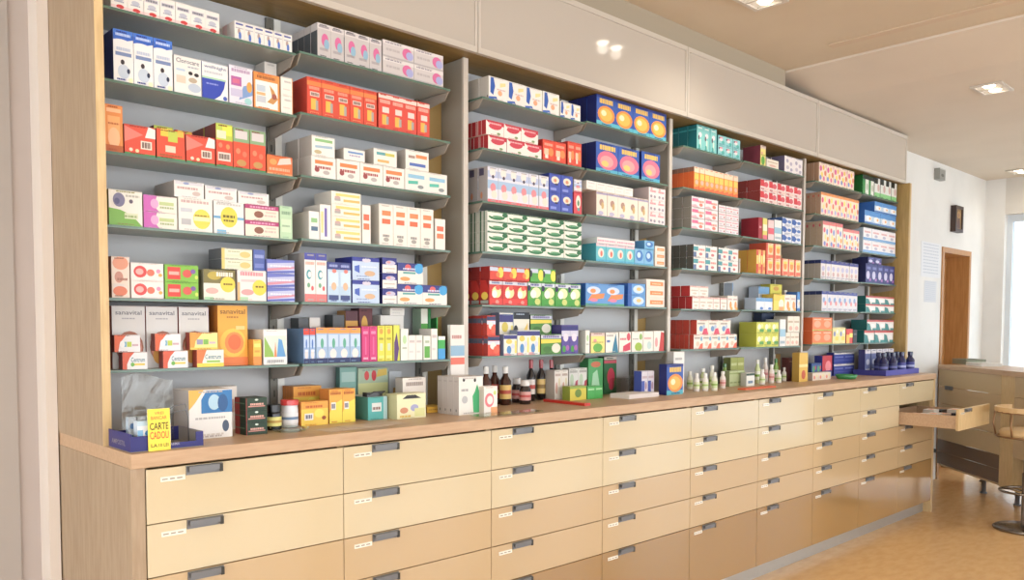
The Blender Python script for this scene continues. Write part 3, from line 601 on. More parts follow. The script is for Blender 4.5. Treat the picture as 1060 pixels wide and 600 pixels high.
sBluBub = S('7cb8e0', 'e 50 56 38 34 3c7cc8;e 44 60 20 18 c0dcf0;r 0 0 100 10 4ca8d4', side='4c8cbc')
sOrSt = S('e8dcd0', 'r 20 30 92 74 f08c48;l 30 44 80 56 f0c8a0', side='c8beb4')
sBluOr = S('5c98d8', 'p 10 20 90 34 96 56 30 50 ec8840;e 40 68 34 18 c8d8f0;e 36 66 14 10 e89048;e 40 24 20 8 e07c9c;r 0 0 100 8 4ca474', side='285cac', top='6898c8')
sBluCir = S('5c9cdc', 'e 60 50 32 36 c4dcf0;e 62 52 14 16 ecc070;r 0 0 20 100 2c60b4', side='2c60b4')
sTealPi = S('8cd0d4', 'e 40 60 22 18 e8dcdc;r 20 70 60 84 e0909c;e 66 34 20 16 48b4ac;l 10 10 90 18 3c98a0;e 16 70 8 10 504058', side='12747c', top='3cb0b0')
sTealCol = S('7ccac8', 'l 20 86 80 92 e4f0ec;e 50 62 24 10 e4d8dc;e 30 50 10 10 5c3c54;r 40 10 62 44 d4ecd8;e 40 14 14 10 34a49c', side='0f6c74', left='l 6 78 94 84 3cacb0', top='1c8488')
sYGr = S('ecdc74', 'r 0 84 100 100 d8c0b8;e 50 26 34 22 5cac3c;e 30 60 12 10 e09090;l 10 50 90 56 b0ac4c', side='7c3444')
sOrY = S('f09c3c', 'r 0 76 100 100 ecd4b8;r 10 46 90 72 f0c850;p 0 0 100 0 100 20 0 10 e86c34;e 50 34 30 10 ecb0a0', side='e0611c', left='r 0 80 100 100 8c6450', top='a87c54')
sPkSt = S('ebe2e4', 'r 4 54 50 84 e06c94;l 50 50 94 70 e8907c;p 0 0 60 0 30 30 0 20 eab0bc;e 70 30 14 16 e48070;r 0 0 100 6 b0a8b0', side='8c867c', top='c8bcc0')
sGrSt = S('e6e0e2', 'l 6 58 90 74 dc8c9c;r 10 20 50 36 c8c0d0;e 80 28 10 12 c86c74;r 0 0 100 6 b0a8b0', side='8a847a', top='c4bcc0')
sTlSt = S('e8e4e0', 'r 0 50 40 84 4c9ca4;l 44 54 92 70 dc8880;e 60 26 14 12 cc7c7c;r 0 0 24 40 6078a4', side='58564f', top='c4c0bc')
sRdW = S('ecdcd8', 'p 0 40 50 40 40 96 0 96 d8303c;e 66 60 24 24 d85464;r 50 8 92 30 e8c8c0;l 8 10 44 26 b85c60', side='8c3430', top='d0bcb8')
sMar = S('a42434', 'l 20 50 80 60 dc9ca0', side='8c1c2c')
sYSt = S('d8d060', 'r 0 40 100 70 e8e4c4;r 0 0 100 20 e06478', side='a49c3c')
sBlSt = S('e2e4e4', 'r 0 36 100 64 94c0d8;l 10 10 90 20 94b0c0', side='b4b8bc')
sNvW = S('dfe3ea', 'p 0 30 34 20 54 60 30 90 0 90 3460b0;e 74 54 20 20 4c78c0;l 30 8 90 18 8c9cbc', side='3c5c94')
sOrBx = S('f0b058', 'r 0 0 46 100 d8442c;r 8 40 40 76 f0dc6c;e 70 64 20 20 f0e098;l 54 16 96 30 dc6c34', side='c8962c', top='e0a040')
sOrBx2 = S('ecd0a4', 'r 0 0 20 100 dc4c30;e 60 60 26 24 ec9434;r 26 6 94 26 e86c4c;l 30 70 90 84 ecdc54', side='c84c2c')
sWRed = S('ece6de', 'l 12 50 88 62 c8b8a8;r 0 84 100 100 e4c4bc;e 50 28 24 10 d4c8b8', side='b42c2c', top='d8ccc4')
sWOr = S('ece6de', 'e 60 34 24 26 ec9c50;l 12 68 88 80 c8b0ac;r 60 0 100 20 ecb04c', side='c8c0b4')
sBlLid = S('dce4ec', 'r 0 70 100 100 6ca4d8;e 44 40 30 26 e8ecf2;e 66 14 20 12 4c84d0', side='a8b4c4')
sYOr = S('ecd44c', 'r 0 60 60 100 ecc834;e 70 40 24 30 e8e4d4;r 50 0 90 24 f0a060', side='c8a82c')
sDkBl = S('2c3c5c', 'l 10 40 90 54 6c7c9c', side='202c44')
sCorn = S('ebe5da', 'l 8 70 70 82 a4988c;p 50 0 100 0 100 40 74 34 e86c4c;e 44 34 18 18 e0c8b0;e 84 70 12 16 7cb0d0', side='bc3c28', top='d8ccc4')
sCornB = S('ebe5da', 'l 8 70 70 82 a4988c;p 46 0 100 0 86 44 60 40 dc4468;e 36 40 16 20 6c9ccc;e 60 54 12 14 b4c8e0', side='bc3c28', top='d8ccc4')
sGY = S('d4d846', 'e 36 60 22 24 e8ecd0;r 40 20 96 44 58a048;e 70 70 16 16 ecec8c;l 6 10 90 18 8c9c34', side='a8ac2c')
sCrm = S('e8e0d0', 'l 10 60 90 72 c0a88c;e 50 26 30 14 e0b4a4;r 0 0 100 6 c4bcac', side='bcb4a4')
sDots = S('e6e0e0', 'e 30 70 14 12 a8a4bc;e 70 56 14 12 b8b0c4;e 34 30 16 12 c0b8c8;e 74 20 14 10 a8a4bc', side='6c6484', top='c8c4c8')
sParty = S('eedcc8', 'e 24 70 16 14 e0609c;e 60 76 14 12 e8c044;e 84 50 14 14 dc7c54;e 40 40 14 14 ecd24c;e 20 24 14 12 7894d4;e 66 22 14 12 e0709c;e 86 84 8 8 ecb4c4', side='b08a6c', left='r 40 0 44 100 8c684c', top='d0b8a4')
sParty2 = S('ecd8c4', 'r 0 88 100 100 e8903c;e 24 66 16 12 e0507c;e 60 70 14 12 ecdc64;e 84 46 14 12 dc7c54;e 40 36 14 12 ecdc8c;e 20 20 14 10 a4b4e4;e 66 18 14 10 e0709c', side='ae8c72', left='e 50 84 16 6 c0604c', top='c89c5c')
sParty3 = S('ecdcd0', 'r 0 86 100 100 e0787c;e 24 66 16 10 e0607c;e 64 60 14 12 7494d0;e 40 40 14 12 ecdc8c;e 76 32 14 10 e0a04c;e 30 14 16 9 7c90d4;e 66 10 14 8 dc5c70', side='ae9880', left='e 50 84 16 6 c0505c', top='c8a89c')
sNvCap = S('dcd8d8', 'r 0 82 100 100 3c4490;e 50 56 30 14 b8b8d8;e 50 28 24 12 c8a4a4;l 14 8 86 14 a4a0b0', side='a49c90', left='r 0 82 100 100 1f2b5c', top='2c3878')
sNvCap2 = S('d8d8e0', 'r 0 84 100 100 3c4c9c;e 40 56 24 14 84a4d4;e 66 40 20 12 dc8c90;l 14 8 86 14 a4a8c0', side='a9a39a', left='r 0 82 100 100 26305c', top='2c3878')
sOrgP = S('e87c34', 'e 50 50 34 26 eca47c;r 0 0 100 10 b4b440;l 14 80 86 90 f0c8a4', side='d05c24', top='e0b848')
sYlW = S('e8dc94', 'e 30 60 16 16 7c90c8;r 40 20 90 44 ecd44c;e 70 74 16 12 ecece0', side='c8b46c')
sRdY = S('d83c34', 'r 0 0 50 60 ecb83c;r 50 40 100 70 ecdc5c', side='b42c2c')
sBlk = S('2a2c30', 'l 14 60 86 74 6c7074', side='202226')
sGrB = S('dce0d8', 'r 0 0 44 78 2c8c44;r 0 78 100 100 1c2420;e 74 40 18 18 b8bcb0', side='186c2c', top='24302a')
sGrB2 = S('d8dcd8', 'r 0 70 60 100 1c2420;r 0 0 100 24 7cc47c;e 70 50 20 20 c8a8a4', side='34343a', top='24302a')
sBlWh = S('b9d2e8', 'r 0 60 100 100 4c90d4;e 50 40 34 22 e8e8ec;e 64 40 12 10 ecb464;r 0 0 100 14 3474c0', side='2c64b4')
sWhBlu = S('e4e2e6', 'r 0 0 100 22 6ca4d8;l 14 60 86 74 d89ca0;e 50 40 20 12 b0b4cc', side='a8bcd0')
sNavy = S('32397e', 'e 40 40 28 22 c4c4e0;r 20 70 80 84 6c74b4;r 60 10 90 24 a46cb4', side='202656', top='262c60')
sTlRd = S('e2deda', 'r 0 80 100 100 c85050;p 0 0 50 0 30 60 0 70 2c8484;e 64 44 22 18 e8e8e8;r 60 0 100 20 3c9494', side='185c5c', top='c85050')
for kn, ss in (('vitamin_carton', (sSana, sSanaO, sCent, sCent2, sCentY, sCentY2, sOrCut, sBlOr, sBlPk, sLidR, sLidO, sArcs, sRedC, sLtBlue, sMoon, sNavyP, sBurst, sOrY, sTallBlue, sCare, sSwoosh, sLilac, sOrFrame)),
               ('tea_carton', (sOrSoft, sRedTea, sRedGrn, sYelGrnTop, sYelGrn2, sOrSmall, sBerryGrn, sPinkWh, sYelSpot, sYelSpot2, sMagTop, sMint, sGhost, sApricot, sRedDots, sGrnRed, sOlive, sPinkY, sBlueSwo, sFlame, sFlameG, sUpR, sUpG, sMag, sYel, sYelPur, sGY)),
               ('tablet_carton', (sLine, sLineO, sLineG, sLineB, sLineT, sLineTY, sLineOB, sYelBar, sPurp, sGrnBlu, sOrTab, sOrTab2, sMintG, sRedArc, sPkSt, sGrSt, sTlSt, sNvW, sRdW, sWRed, sCorn, sCornB)),
               ('ointment_carton', (sFig, sPkDot, sTeal, sTealTop, sTealPi, sTealCol, sTlRd, sNavy, sWhBlu, sBlWh, sGrB, sGrB2, sOrBx, sOrBx2, sWhBl, sPinkBl))):
    for x_ in ss: KIND[id(x_)] = kn  # product kinds are guessed from the print alone
# ================= first bay, left half
G('1L',0,115,228,-22,sRedFoot,'white carton with red foot blobs',n=7,ny=1,d=.1)
G('1L',0,243,308,-18,sBlueDash,'white carton with blue dash',n=6,ny=2)
G('1L',1,118,179.5,54,sTallBlue,'tall white carton with blue top',n=3,ny=2)
G('1L',1,180.5,209,39,sCare,'white carton with grey lettering')
G('1L',1,209.5,236.5,38,sSwoosh,'white carton with blue quarter sweep')
G('1L',1,237.5,262,40,sLilac,'lilac carton with magenta patch')
G('1L',1,263,290,38,sOrFrame,'white carton in orange frame')
G('1L',1,291,314,38,sPaleOr,'cream carton with orange right edge',nz=2)
G('1L',1,266,300,60,sPaleCard,'tall cream carton standing behind the front row',y=.40,d=.07)
G('1L',2,109,128,49,sOrSoft,'orange carton with pale band')
G('1L',2,129,161.5,31,sRedTea,'red carton with pink highlight',d=.09)
G('1L',2,162.5,192,31,sRedGrn,'red carton with yellow corner',d=.09)
G('1L',2,193,223,29,sRedTea,'short red carton with white sticker',d=.09)
G('1L',2,160,180,40,sYelGrnTop,'red and lime carton standing behind',y=.385,d=.06)
G('1L',2,182,200,38,sRedGrn,'red and yellow carton standing behind',y=.385,d=.06)
G('1L',2,224,241.5,45,sYelGrnTop,'tall red carton with lime top',ny=2)
G('1L',2,242,275.5,43,sYelGrn2,'tall red carton with green top',n=2)
G('1L',2,276.5,303,20,sOrSmall,'small orange carton with white slip')
G('1L',3,113,148,37,sBerryGrn,'white and green carton with berries',d=.1)
G('1L',3,149,184,34,sPinkWh,'cream carton with pink left side',nz=2,d=.1)
G('1L',3,185,220.5,35,sYelSpot,'white carton with yellow sale disc',d=.1)
G('1L',3,221.5,253,34,sYelSpot2,'blue striped carton with yellow disc',d=.1)
G('1L',3,254,289,33,sMagTop,'cream carton with magenta band',nz=2,d=.1)
G('1L',3,290,303,34,sMint,'pale mint carton',d=.1)
G('1L',3,181,212,17,sGhost,'pale carton lying on others, left',on=True,y=.30,d=.16)
G('1L',3,213,246,15,sGhost,'pale carton lying on others, centre',on=True,y=.30,d=.14)
G('1L',3,247,279,13,sGhost,'pale carton lying on others, right',on=True,y=.30,d=.14)
G('1L',4,116,135,43,sApricot,'apricot and white carton')
G('1L',4,136,170,37,sRedDots,'white carton with red discs',nz=2)
G('1L',4,171,206,36,sGrnRed,'lime green carton with red squares',nz=2)
G('1L',4,211,244,32,sOlive,'olive topped carton with yellow disc')
G('1L',4,246,276,32,sPinkY,'pink lettered carton with yellow disc')
G('1L',4,277,306,44,sBlueSwo,'pale blue carton with violet sweeps',nz=3)
G('1L',4,230,262,22,sGold,'white and gold carton',nz=2,on=True,y=.30,d=.1)
G('1L',4,263,276,22,sBlue,'blue carton behind the yellow disc',on=True,y=.30,d=.1)
G('1L',5,127,153,18,sCent,'low red cornered carton, left',y=.285,d=.035)
G('1L',5,169,195,18,sCent,'low red cornered carton, middle',y=.285,d=.035)
G('1L',5,204,232,18,sCentY2,'low yellow based carton with orange corner',y=.285,d=.035)
G('1L',5,119,146,18,sCent2,'orange arced carton on left one',on=True,y=.287,d=.033)
G('1L',5,161,188,18,sCent2,'orange arced carton on middle one',on=True,y=.287,d=.033)
G('1L',5,197,226,18,sCentY,'yellow carton with orange arc',on=True,y=.287,d=.033)
G('1L',5,117,218,66,sSana,'tall grey carton with fruit',n=3,y=.33,d=.07,gap=.004)
G('1L',5,226,257,63,sSanaO,'tall orange carton with sun disc',y=.325,d=.08)
G('1L',5,258,271,27,sOrCut,'small yellow and orange carton')
G('1L',5,273,297.5,37,sArcs,'white carton with green and blue arcs')
# ================= first bay, right half
G('1R',0,329,396,35,sPinkGray,'grey carton with pink swirl',n=5,ny=4)
G('1R',0,396.5,459,35,sPinkGrW,'wide grey carton with pink swirl',n=2,nz=2)
G('1R',1,318.5,390.5,39,sRedOr,'red carton with orange cap band',n=5,d=.16)
G('1R',1,392,445,37,sRedP,'red carton with white cap line',n=4,d=.16)
G('1R',2,322.5,348,22,sLineO,'white orange barred carton at left',ny=2)
G('1R',2,349,419,22.5,sLineO,'white carton with orange bar',n=3)
G('1R',2,419.5,465,22,sLineT,'white carton with turquoise bar',n=2)
G('1R',2,323,347,21,sLineG,'white carton with green bar',on=True,ny=2)
G('1R',2,356,378,12,sLineB,'white carton with blue bar',on=True)
G('1R',2,387,411,17,sLineTY,'white carton with teal and yellow bars',on=True)
G('1R',2,420,444,20,sLineOB,'white carton with orange and blue bars',on=True)
G('1R',3,320,331,29,sGrnBlu,'narrow white carton with green patch')
G('1R',3,331.5,343,37,sPurp,'narrow white carton with violet line')
G('1R',3,343.5,374,52,sYelBar,'flat cream carton with yellow bars',nz=4)
G('1R',3,375,384,40,sOrTab2,'narrow white carton with red tabs')
G('1R',3,393,449,43,sOrTab,'white carton with two orange tabs',n=4,ny=3)
G('1R',3,450.5,461,32,sOrTab2,'short white carton with red tabs')
G('1R',4,316,339,51,sRedC,'white carton with blue top and red base',n=2)
G('1R',4,339.5,364,42,sLtBlue,'light blue carton with navy cap',n=2)
G('1R',4,365,393,48,sMoon,'blue carton with navy band',nz=2)
G('1R',4,396,411,48,sNavyP,'navy and white carton',nz=3,d=.15)
G('1R',4,411.5,463,21,sBurst,'white and navy carton with blue burst',n=2)
G('1R',4,412,438,22,sBurst,'white and navy carton with blue burst on top',on=True)
G('1R',5,299,327,37,sLidR,'blue tub carton with red lid',n=2)
G('1R',5,327.5,374,37,sLidO,'blue tub carton with orange lid',n=4)
G('1R',5,375,391,37,sMag,'magenta carton',n=2,d=.1)
G('1R',5,391.5,407,37,sYel,'yellow carton',n=2,d=.1)
G('1R',5,407.5,414,37,sYelPur,'yellow and violet carton',d=.1)
G('1R',5,415,423,33,sGrnW,'white carton with pale green oval')
G('1R',5,423.5,438,26,sWhite,'small white carton',n=2,d=.08)
G('1R',5,438.5,446,25,sGrnBlk,'white carton with green patch',d=.08)
G('1R',5,446.5,453,32,sWhite,'narrow white carton',d=.08)
G('1R',5,453.5,461,24,sGB,'green over blue carton',nz=1,d=.08)
G('1R',5,306,320,46,sGrayDk,'slate grey carton behind',y=.41,d=.06)
G('1R',5,321,332,46,sWhite,'white carton behind',y=.41,d=.06)
G('1R',5,345,357,48,sGrayDk,'slate grey carton behind the orange lids',y=.41,d=.06)
G('1R',5,358,371,52,sGoldY,'gold and maroon carton behind',y=.41,d=.06)
G('1R',5,372,386,54,sMaroon,'maroon carton behind',y=.41,d=.06)
G('1R',5,394,418,46,sWhite,'wide white carton behind',y=.41,d=.06)
G('1R',5,404,419,12,sWhite,'white carton on the wide one behind',on=True,y=.41,d=.06)
G('1R',5,436,443,54,sGW2,'green and white carton behind',y=.40,d=.06)
G('1R',5,443.5,451,54,sGD,'dark green carton behind',y=.40,d=.06)
G('1R',5,452,460,54,sGB,'tall green and blue carton behind',y=.40,d=.06)
# ================= second bay, left half
G('2L',0,506,579,24,sWhBl,'white carton with blue flower',n=4,ny=3)
G('2L',0,580,601,17,sWhBl,'short white carton with blue flower',n=2)
G('2L',1,505.5,561,15,sRedArc,'white carton with red arc',n=3,ny=3)
G('2L',1,503,557,15,sRedArc,'stacked white carton with red arc',n=3,ny=3,on=True)
G('2L',1,562,586,22,sRedOr2,'red carton with orange oval',n=2)
G('2L',1,588,608,25,sRedOr2,'tall red carton with orange oval',n=2)
G('2L',2,505,568,37,sPinkBl,'pale blue carton with pink oval',n=6,ny=3)
G('2L',2,569,593,39,sBluW,'blue carton with cream oval',n=2,nz=2)
G('2L',2,594,606,23,sRedW,'red carton with cream oval')
G('2L',2,594,604,13,sPinkBl,'pale blue carton on the red one',on=True)
G('2L',3,505,607,43,sMintG,'white carton with green crescent',n=5,nz=4,ny=3)
G('2L',4,507,546.5,26,sFlame,'red carton with flame oval',n=3,ny=3)
G('2L',4,547,603,25,sFlameG,'green carton with yellow oval',n=4)
G('2L',4,507,548,14,sUpR,'flat red and yellow carton',n=3,ny=3,on=True)
G('2L',4,549,575,14,sUpG,'flat green and yellow carton',n=2,on=True)
G('2L',5,505,517.5,21,sRedCap,'red carton with navy cap',ny=6)
G('2L',5,504,513,21,sRedCap,'upper red carton with navy cap',ny=6,on=True)
G('2L',5,521.5,535,22,sWYB,'white carton with navy band',d=.05)
G('2L',5,535.5,559.5,26,sWYB,'tall white carton with navy band',n=2,d=.05)
G('2L',5,560,581,21,sGrnYel,'green carton with yellow stripe',d=.05)
G('2L',5,517,531,44,sWYB,'white carton with navy band behind',y=.35,d=.06)
G('2L',5,531.5,548,44,sBlkW,'white carton with black top behind',y=.35,d=.06)
G('2L',5,549,571,41,sGrnYel,'green carton with yellow stripe behind',nz=2,y=.35,d=.06)
G('2L',5,581.7,599,30,sPurpF,'violet carton with pale oval',n=2,d=.1)
# ================= second bay, right half
G('2R',0,617.5,691,32,sBlOr,'blue carton with orange disc',n=4,ny=3)
G('2R',1,617.5,662,31,sBlPk,'blue carton with pink disc',n=2,ny=3)
G('2R',1,664,683,30,sBlPk,'blue carton with pink disc standing apart',d=.12)
G('2R',2,617.5,671,26,sFig,'cream carton with brown figure',n=5,ny=2)
G('2R',2,671.5,691,38,sPkDot,'pink lettered white carton',n=2,nz=3)
G('2R',2,606,655,9,sWhite,'flat white carton on the cream row',n=5,on=True)
G('2R',3,617.5,657,19,sTeal,'turquoise carton with cream oval',n=4,ny=2)
G('2R',3,618,657,6,sTealTop,'flat pale pink carton on turquoise ones',n=2,on=True)
G('2R',3,657.5,677,17,sBluBub,'light blue carton with bubble',n=2)
G('2R',3,678,690,21,sOrSt,'white carton with orange patch',nz=3)
G('2R',3,667,677,9,sBluBub,'small light blue carton on top',on=True)
G('2R',4,604.5,646.5,23,sBluOr,'blue carton with orange swoosh',n=2)
G('2R',4,650,668,24,sBluCir,'blue carton with white circle',nz=2)
G('2R',4,669,690,29,sOrSt,'white carton with orange patch',nz=3)
G('2R',5,611.5,626,21,sYGr,'white and yellow carton',d=.08)
G('2R',5,627,640,21,S('ebe6dc','p 50 0 100 0 90 50 80 96 60 40 2c7c9c;r 8 50 34 62 5c78b4;l 8 80 60 88 a4a09c',side='c8c2b8'),'white carton with teal figure',d=.08)
G('2R',5,641,653,21,S('ebe6dc','p 30 0 96 10 96 50 34 30 d42c50;e 80 76 16 20 d44458;l 8 60 60 70 d8707c',side='c8c2b8'),'white carton with crimson figure',d=.08)
G('2R',5,654,665.5,21,S('ebe6dc','e 60 24 34 22 98bc2c;e 80 74 14 16 8cb85c;l 8 60 60 66 a4a09c',side='c8c2b8'),'white carton with lime figure',d=.08)
G('2R',5,666,676,21,S('ebe6dc','e 60 30 24 20 bcd4d0;l 8 60 80 70 d8a4a4',side='c8c2b8'),'white carton with pale blue figure',d=.08)
G('2R',5,676.5,690,21,S('ebe6dc','p 50 0 100 0 100 90 70 96 60 40 c8302c;e 26 44 14 24 e09c9c',side='c8c2b8'),'white carton with tall red figure',d=.08)
G('2R',5,600,610.5,24,sGrnW,'white carton with green oval',d=.08)
# ================= third bay
G('3L',0,721.7,742,28,sTealCol,'tall teal carton with white column',n=3,ny=3)
G('3L',0,743.3,775,21,sTealPi,'teal carton with pink patch',n=3,nz=2)
G('3L',1,719,764,24,sOrY,'orange carton with yellow band',n=9,ny=5)
G('3L',2,716,743,34,sPkSt,'white carton with pink block',n=2,nz=3,ny=3)
G('3L',2,744,777,29,sGrSt,'white carton with pink lettering',n=3,nz=4)
G('3L',3,718,742.5,26,sTlSt,'white carton with coral print',n=2,nz=2,ny=4)
G('3L',3,743.5,765,25,sTlSt,'white carton with teal corner',n=2,nz=2)
G('3L',3,765.5,777,15,sWhite,'plain white carton')
G('3L',4,717,752.5,13,sWRed,'cream carton with red side',n=5,ny=4)
G('3L',4,714,733,11,sWRed,'stacked cream carton with red side',n=2,ny=3,on=True)
G('3L',4,753.5,778,15,sWOr,'white carton with orange oval',n=2)
G('3L',4,758,780,29,sBlLid,'blue topped carton behind',y=.40,d=.06)
G('3L',5,718,776,15,sCorn,'white carton with coral corner',n=5,ny=6)
G('3L',5,721,756,15,sCornB,'stacked white carton with pink corner',n=3,ny=4,on=True)
G('3R',0,787,792.5,21,sYGr,'yellow green carton',n=1)
G('3R',0,793.5,806,9,sCrm,'low cream carton')
G('3R',0,812,833,17,sDots,'white carton with grey dots',n=2,ny=2)
G('3R',1,787,830.5,24,sRdW,'white and red carton',n=5,nz=2,ny=2)
G('3R',2,785,789,22,sMar,'maroon carton')
G('3R',2,789.5,794,22,sYSt,'yellow and pink carton')
G('3R',2,795,801,21,S('e8c8c8','r 0 30 100 60 e05c70',side='c8a0a0'),'pink carton')
G('3R',2,801.5,809,22,sBlSt,'white and pale blue carton')
G('3R',2,810,832,26,sNvW,'white carton with blue corner',n=2,nz=3,ny=2)
G('3R',3,783,792.5,25,sOrBx,'orange and yellow carton',n=2,ny=3)
G('3R',3,793.5,808,33,sOrBx2,'cream and orange carton',n=2,nz=2)
G('3R',3,809,831,18,sOrBx2,'orange footed cream carton',n=3,d=.1)
G('3R',4,783,800,13,sBlLid,'low white carton with blue top',n=2,d=.08)
G('3R',4,800.5,812,17,sYOr,'yellow and orange carton',d=.08)
G('3R',4,812.5,824,17,sWOr,'white carton with orange oval',n=2,d=.08)
G('3R',4,825,830,20,sBlWh,'narrow blue carton',d=.08)
G('3R',4,785,796,25,sBlLid,'pale blue carton behind',y=.38,d=.07)
G('3R',4,797,809,28,sYel,'yellow carton behind',y=.38,d=.07)
G('3R',4,812,822,22,sCrm,'cream carton behind',y=.38,d=.07)
G('3R',5,783,806,26,sGY,'lime and white carton',n=3,nz=2)
G('3R',5,807,813,28,sBlSt,'pale blue carton',d=.1)
G('3R',5,813.5,833,14,sCrm,'low cream carton',n=3,d=.1)
G('3R',5,815,833,17,sCrm,'stacked cream carton',n=2,on=True,d=.1)
G('3R',5,787,801,36,sDkBl,'dark navy carton behind',y=.41,d=.06)
# ================= fourth bay
G('4L',0,848,884,21,sParty,'cream carton with coloured dots',n=5,ny=5)
G('4L',1,850,889,24,sParty2,'cream dotted carton with orange cap',n=6,ny=5)
G('4L',2,852,872,27,sParty3,'cream dotted carton with pink cap',n=3,ny=4)
G('4L',2,872.5,891,22,sParty3,'shorter cream dotted carton with pink cap',n=3)
G('4L',3,850,893,20,sNvCap,'pale carton with navy cap',n=8,ny=4)
G('4L',4,851,889,21,sNvCap2,'white and blue carton with navy cap',n=7,ny=4)
G('4L',5,841,861.5,28,sOrgP,'orange carton with peach oval',n=2,nz=2)
G('4L',5,862,875.5,17,sYlW,'yellow and white carton',n=2,d=.1)
G('4L',5,876,882.5,15,sRdY,'red and yellow carton',d=.1)
G('4L',5,883,892,14,sBlk,'black carton',d=.1)
G('4R',0,893,905,20,sGrB,'green and black carton',n=2,ny=2)
G('4R',0,905.5,928,20,sGrB2,'white and black carton with green base',n=4,d=.12)
G('4R',1,895,929,14,sBlWh,'blue and white carton',n=4,ny=2)
G('4R',1,905,929,11,sBlWh,'stacked blue and white carton',n=3,on=True)
G('4R',2,893.5,929,26,sWhBlu,'white carton with blue foot',n=4,nz=2)
G('4R',3,896,929.5,20,sNavy,'navy carton with pale oval',n=5,ny=2)
G('4R',3,898,912,7,sNavy,'flat navy carton on top',n=2,on=True)
G('4R',4,896,928,17,sTlRd,'teal and white carton with red top',n=3,nz=2,d=.12)
G('4R',5,895,928,13,sTlRd,'teal cornered carton',n=3,d=.12)
G('4R',5,897,928,11,sTlRd,'stacked teal cornered carton',n=3,d=.12,on=True)

# ================================================================== THINGS ON THE WORKTOP
KZ = TOP+.0004
def K(px0, px1, y, pyt, st, label, n=1, nz=1, d=.06, ny=1, name='medicine_carton', grp=None, cat='box', base=0):
    z = KZ+base; X0, X1 = [onY(p, py_of(onY(p, 420, y)[0], y, z)[1], y)[0] for p in (px0, px1)]
    pyb = py_of(X0, y, z)[1]; H = onY(px0, pyt, y)[1]-z; w_ = (X1-X0)/n
    me = carton_mesh(w_-.0012, d-.001, H/nz-.0006, st, name)
    for i in range(n):
        for k in range(nz):
            for j in range(ny if i == 0 else 1):
                o = link(name, me, None, (X0+i*w_, y+j*d, z+k*H/nz))
                pos = count_word(i, n)+layer_word(k, nz)
                if ny > 1: pos = (', %s in the row going back' % ORD[j]) + layer_word(k, nz)
                tag(o, label+pos, cat, grp or (label if n*nz*ny > 1 else None))
    return X0, X1, H
def jar(X, y, prof_body, prof_cap, label, cat, name, grp=None, lab=None, bm=None, z=None):
    label = label if len(label.split()) > 3 else label+' on worktop'
    t = thing(name, label, cat, (X, y, KZ if z is None else z), 0, grp)
    q = M(); q.lathe(prof_body, 20); smooth(q.obj('body', bm or PLAST, t))
    q = M(); q.lathe(prof_cap, 16); q.obj('cap', PLAST, t)
    if lab:
        q = M(); r, z0, z1, c, c2 = lab; q.lathe([(r, z0, c), (r, z0+(z1-z0)*.35, c), (r, z0+(z1-z0)*.36, c2), (r, z0+(z1-z0)*.62, c2), (r, z0+(z1-z0)*.63, c), (r, z1, c)], 20)
        smooth(q.obj('paper_label', PRINT, t))
    return t
def atY(px, y): return onY(px, py_of(onY(px, 420, y)[0], y, KZ)[1], y)[0]
def bottle(px, y, pyt, r, body, cap, lab, label, name='syrup_bottle', grp=None, neck=.45, capfrac=.14, X=None, cat='bottle'):
    X = atY(px, y) if X is None else X; H = onY(px, pyt, y)[1]-KZ if pyt > 1 else pyt
    b = [(0, 0, body), (r*.92, 0, body), (r, .004, body), (r, H*.62, body), (r*neck, H*.76, body), (r*neck, H*(1-capfrac), body), (0, H*(1-capfrac), body)]
    c = [(r*neck*1.15, H*(1-capfrac-.04), cap), (r*neck*1.15, H-.002, cap), (r*neck*.95, H, cap), (0, H, cap)]
    return jar(X, y, b, c, label, cat, name, grp, (r+.0004, H*.16, H*.52, lab[0], lab[1]) if lab else None)
# display tray with bag of packs and a sign
tx0, tx1, ty0, ty1, th = .812, 1.018, .022, .20, .044
t = thing('display_tray', 'navy blue card display tray at the near end of the worktop', 'tray', (tx0, ty0, KZ))
q = M(); a, b = tx1-tx0, ty1-ty0; nv = '2b2c74'
q.box(0, 0, 0, a, b, .002, '8c8478'); q.box(0, 0, .002, .003, b, th+.008, nv); q.box(a-.003, 0, .002, a, b, th, nv, cols={'left': '9c958c'}); q.box(.003, b-.003, .002, a-.003, b, th, nv)
q.box(.003, 0, .002, a-.003, .003, .018, nv)
q.box(.003, 0, .018, .05, .003, th, nv); q.box(a-.022, 0, .018, a-.003, .003, th, nv)
q.obj('tray_box', PRINT, t, weld=False)
q = M(); art(q, 't 40 24 66 42 a9a6bc HELPHARMA', lambda u, v, o: (u*a, -.0005-o, v*th), a, th); q.obj('front_lettering', PRINT, t, weld=False)
q = M(); art(q, 't 16 34 78 66 8c8790 AMPOSTIL', lambda u, v, o: (-.0005-o, (1-u)*b, v*th), b, th); q.obj('side_lettering', PRINT, t, weld=False)
# sign
st = S('f0d818', 't 30 86 72 93 d8762c VREI;t 14 74 86 83 d8762c BANCAR;t 8 50 92 67 4a4612 CARTE;t 8 28 92 46 dc5a20 CADOU;t 12 9 40 17 5c5010 LA;t 46 9 90 17 5c5010 10_LEI')
X0, X1 = onY(155, 462, .006)[0], onY(178, 459, .006)[0]
q = M(); hs = onY(152, 424, .006)[1]-KZ; w_ = X1-X0; q.box(0, 0, 0, w_, .0015, hs, 'f0d818'); art(q, st.front, lambda u, v, o: (u*w_, -o, v*hs), w_, hs)
o = q.obj('gift_card_sign', PRINT, None, (X0, .0155, KZ), weld=False); o.rotation_euler = (math.radians(-1.5), 0, 0); tag(o, 'yellow and red gift card sign leaning on the navy tray', 'sign')
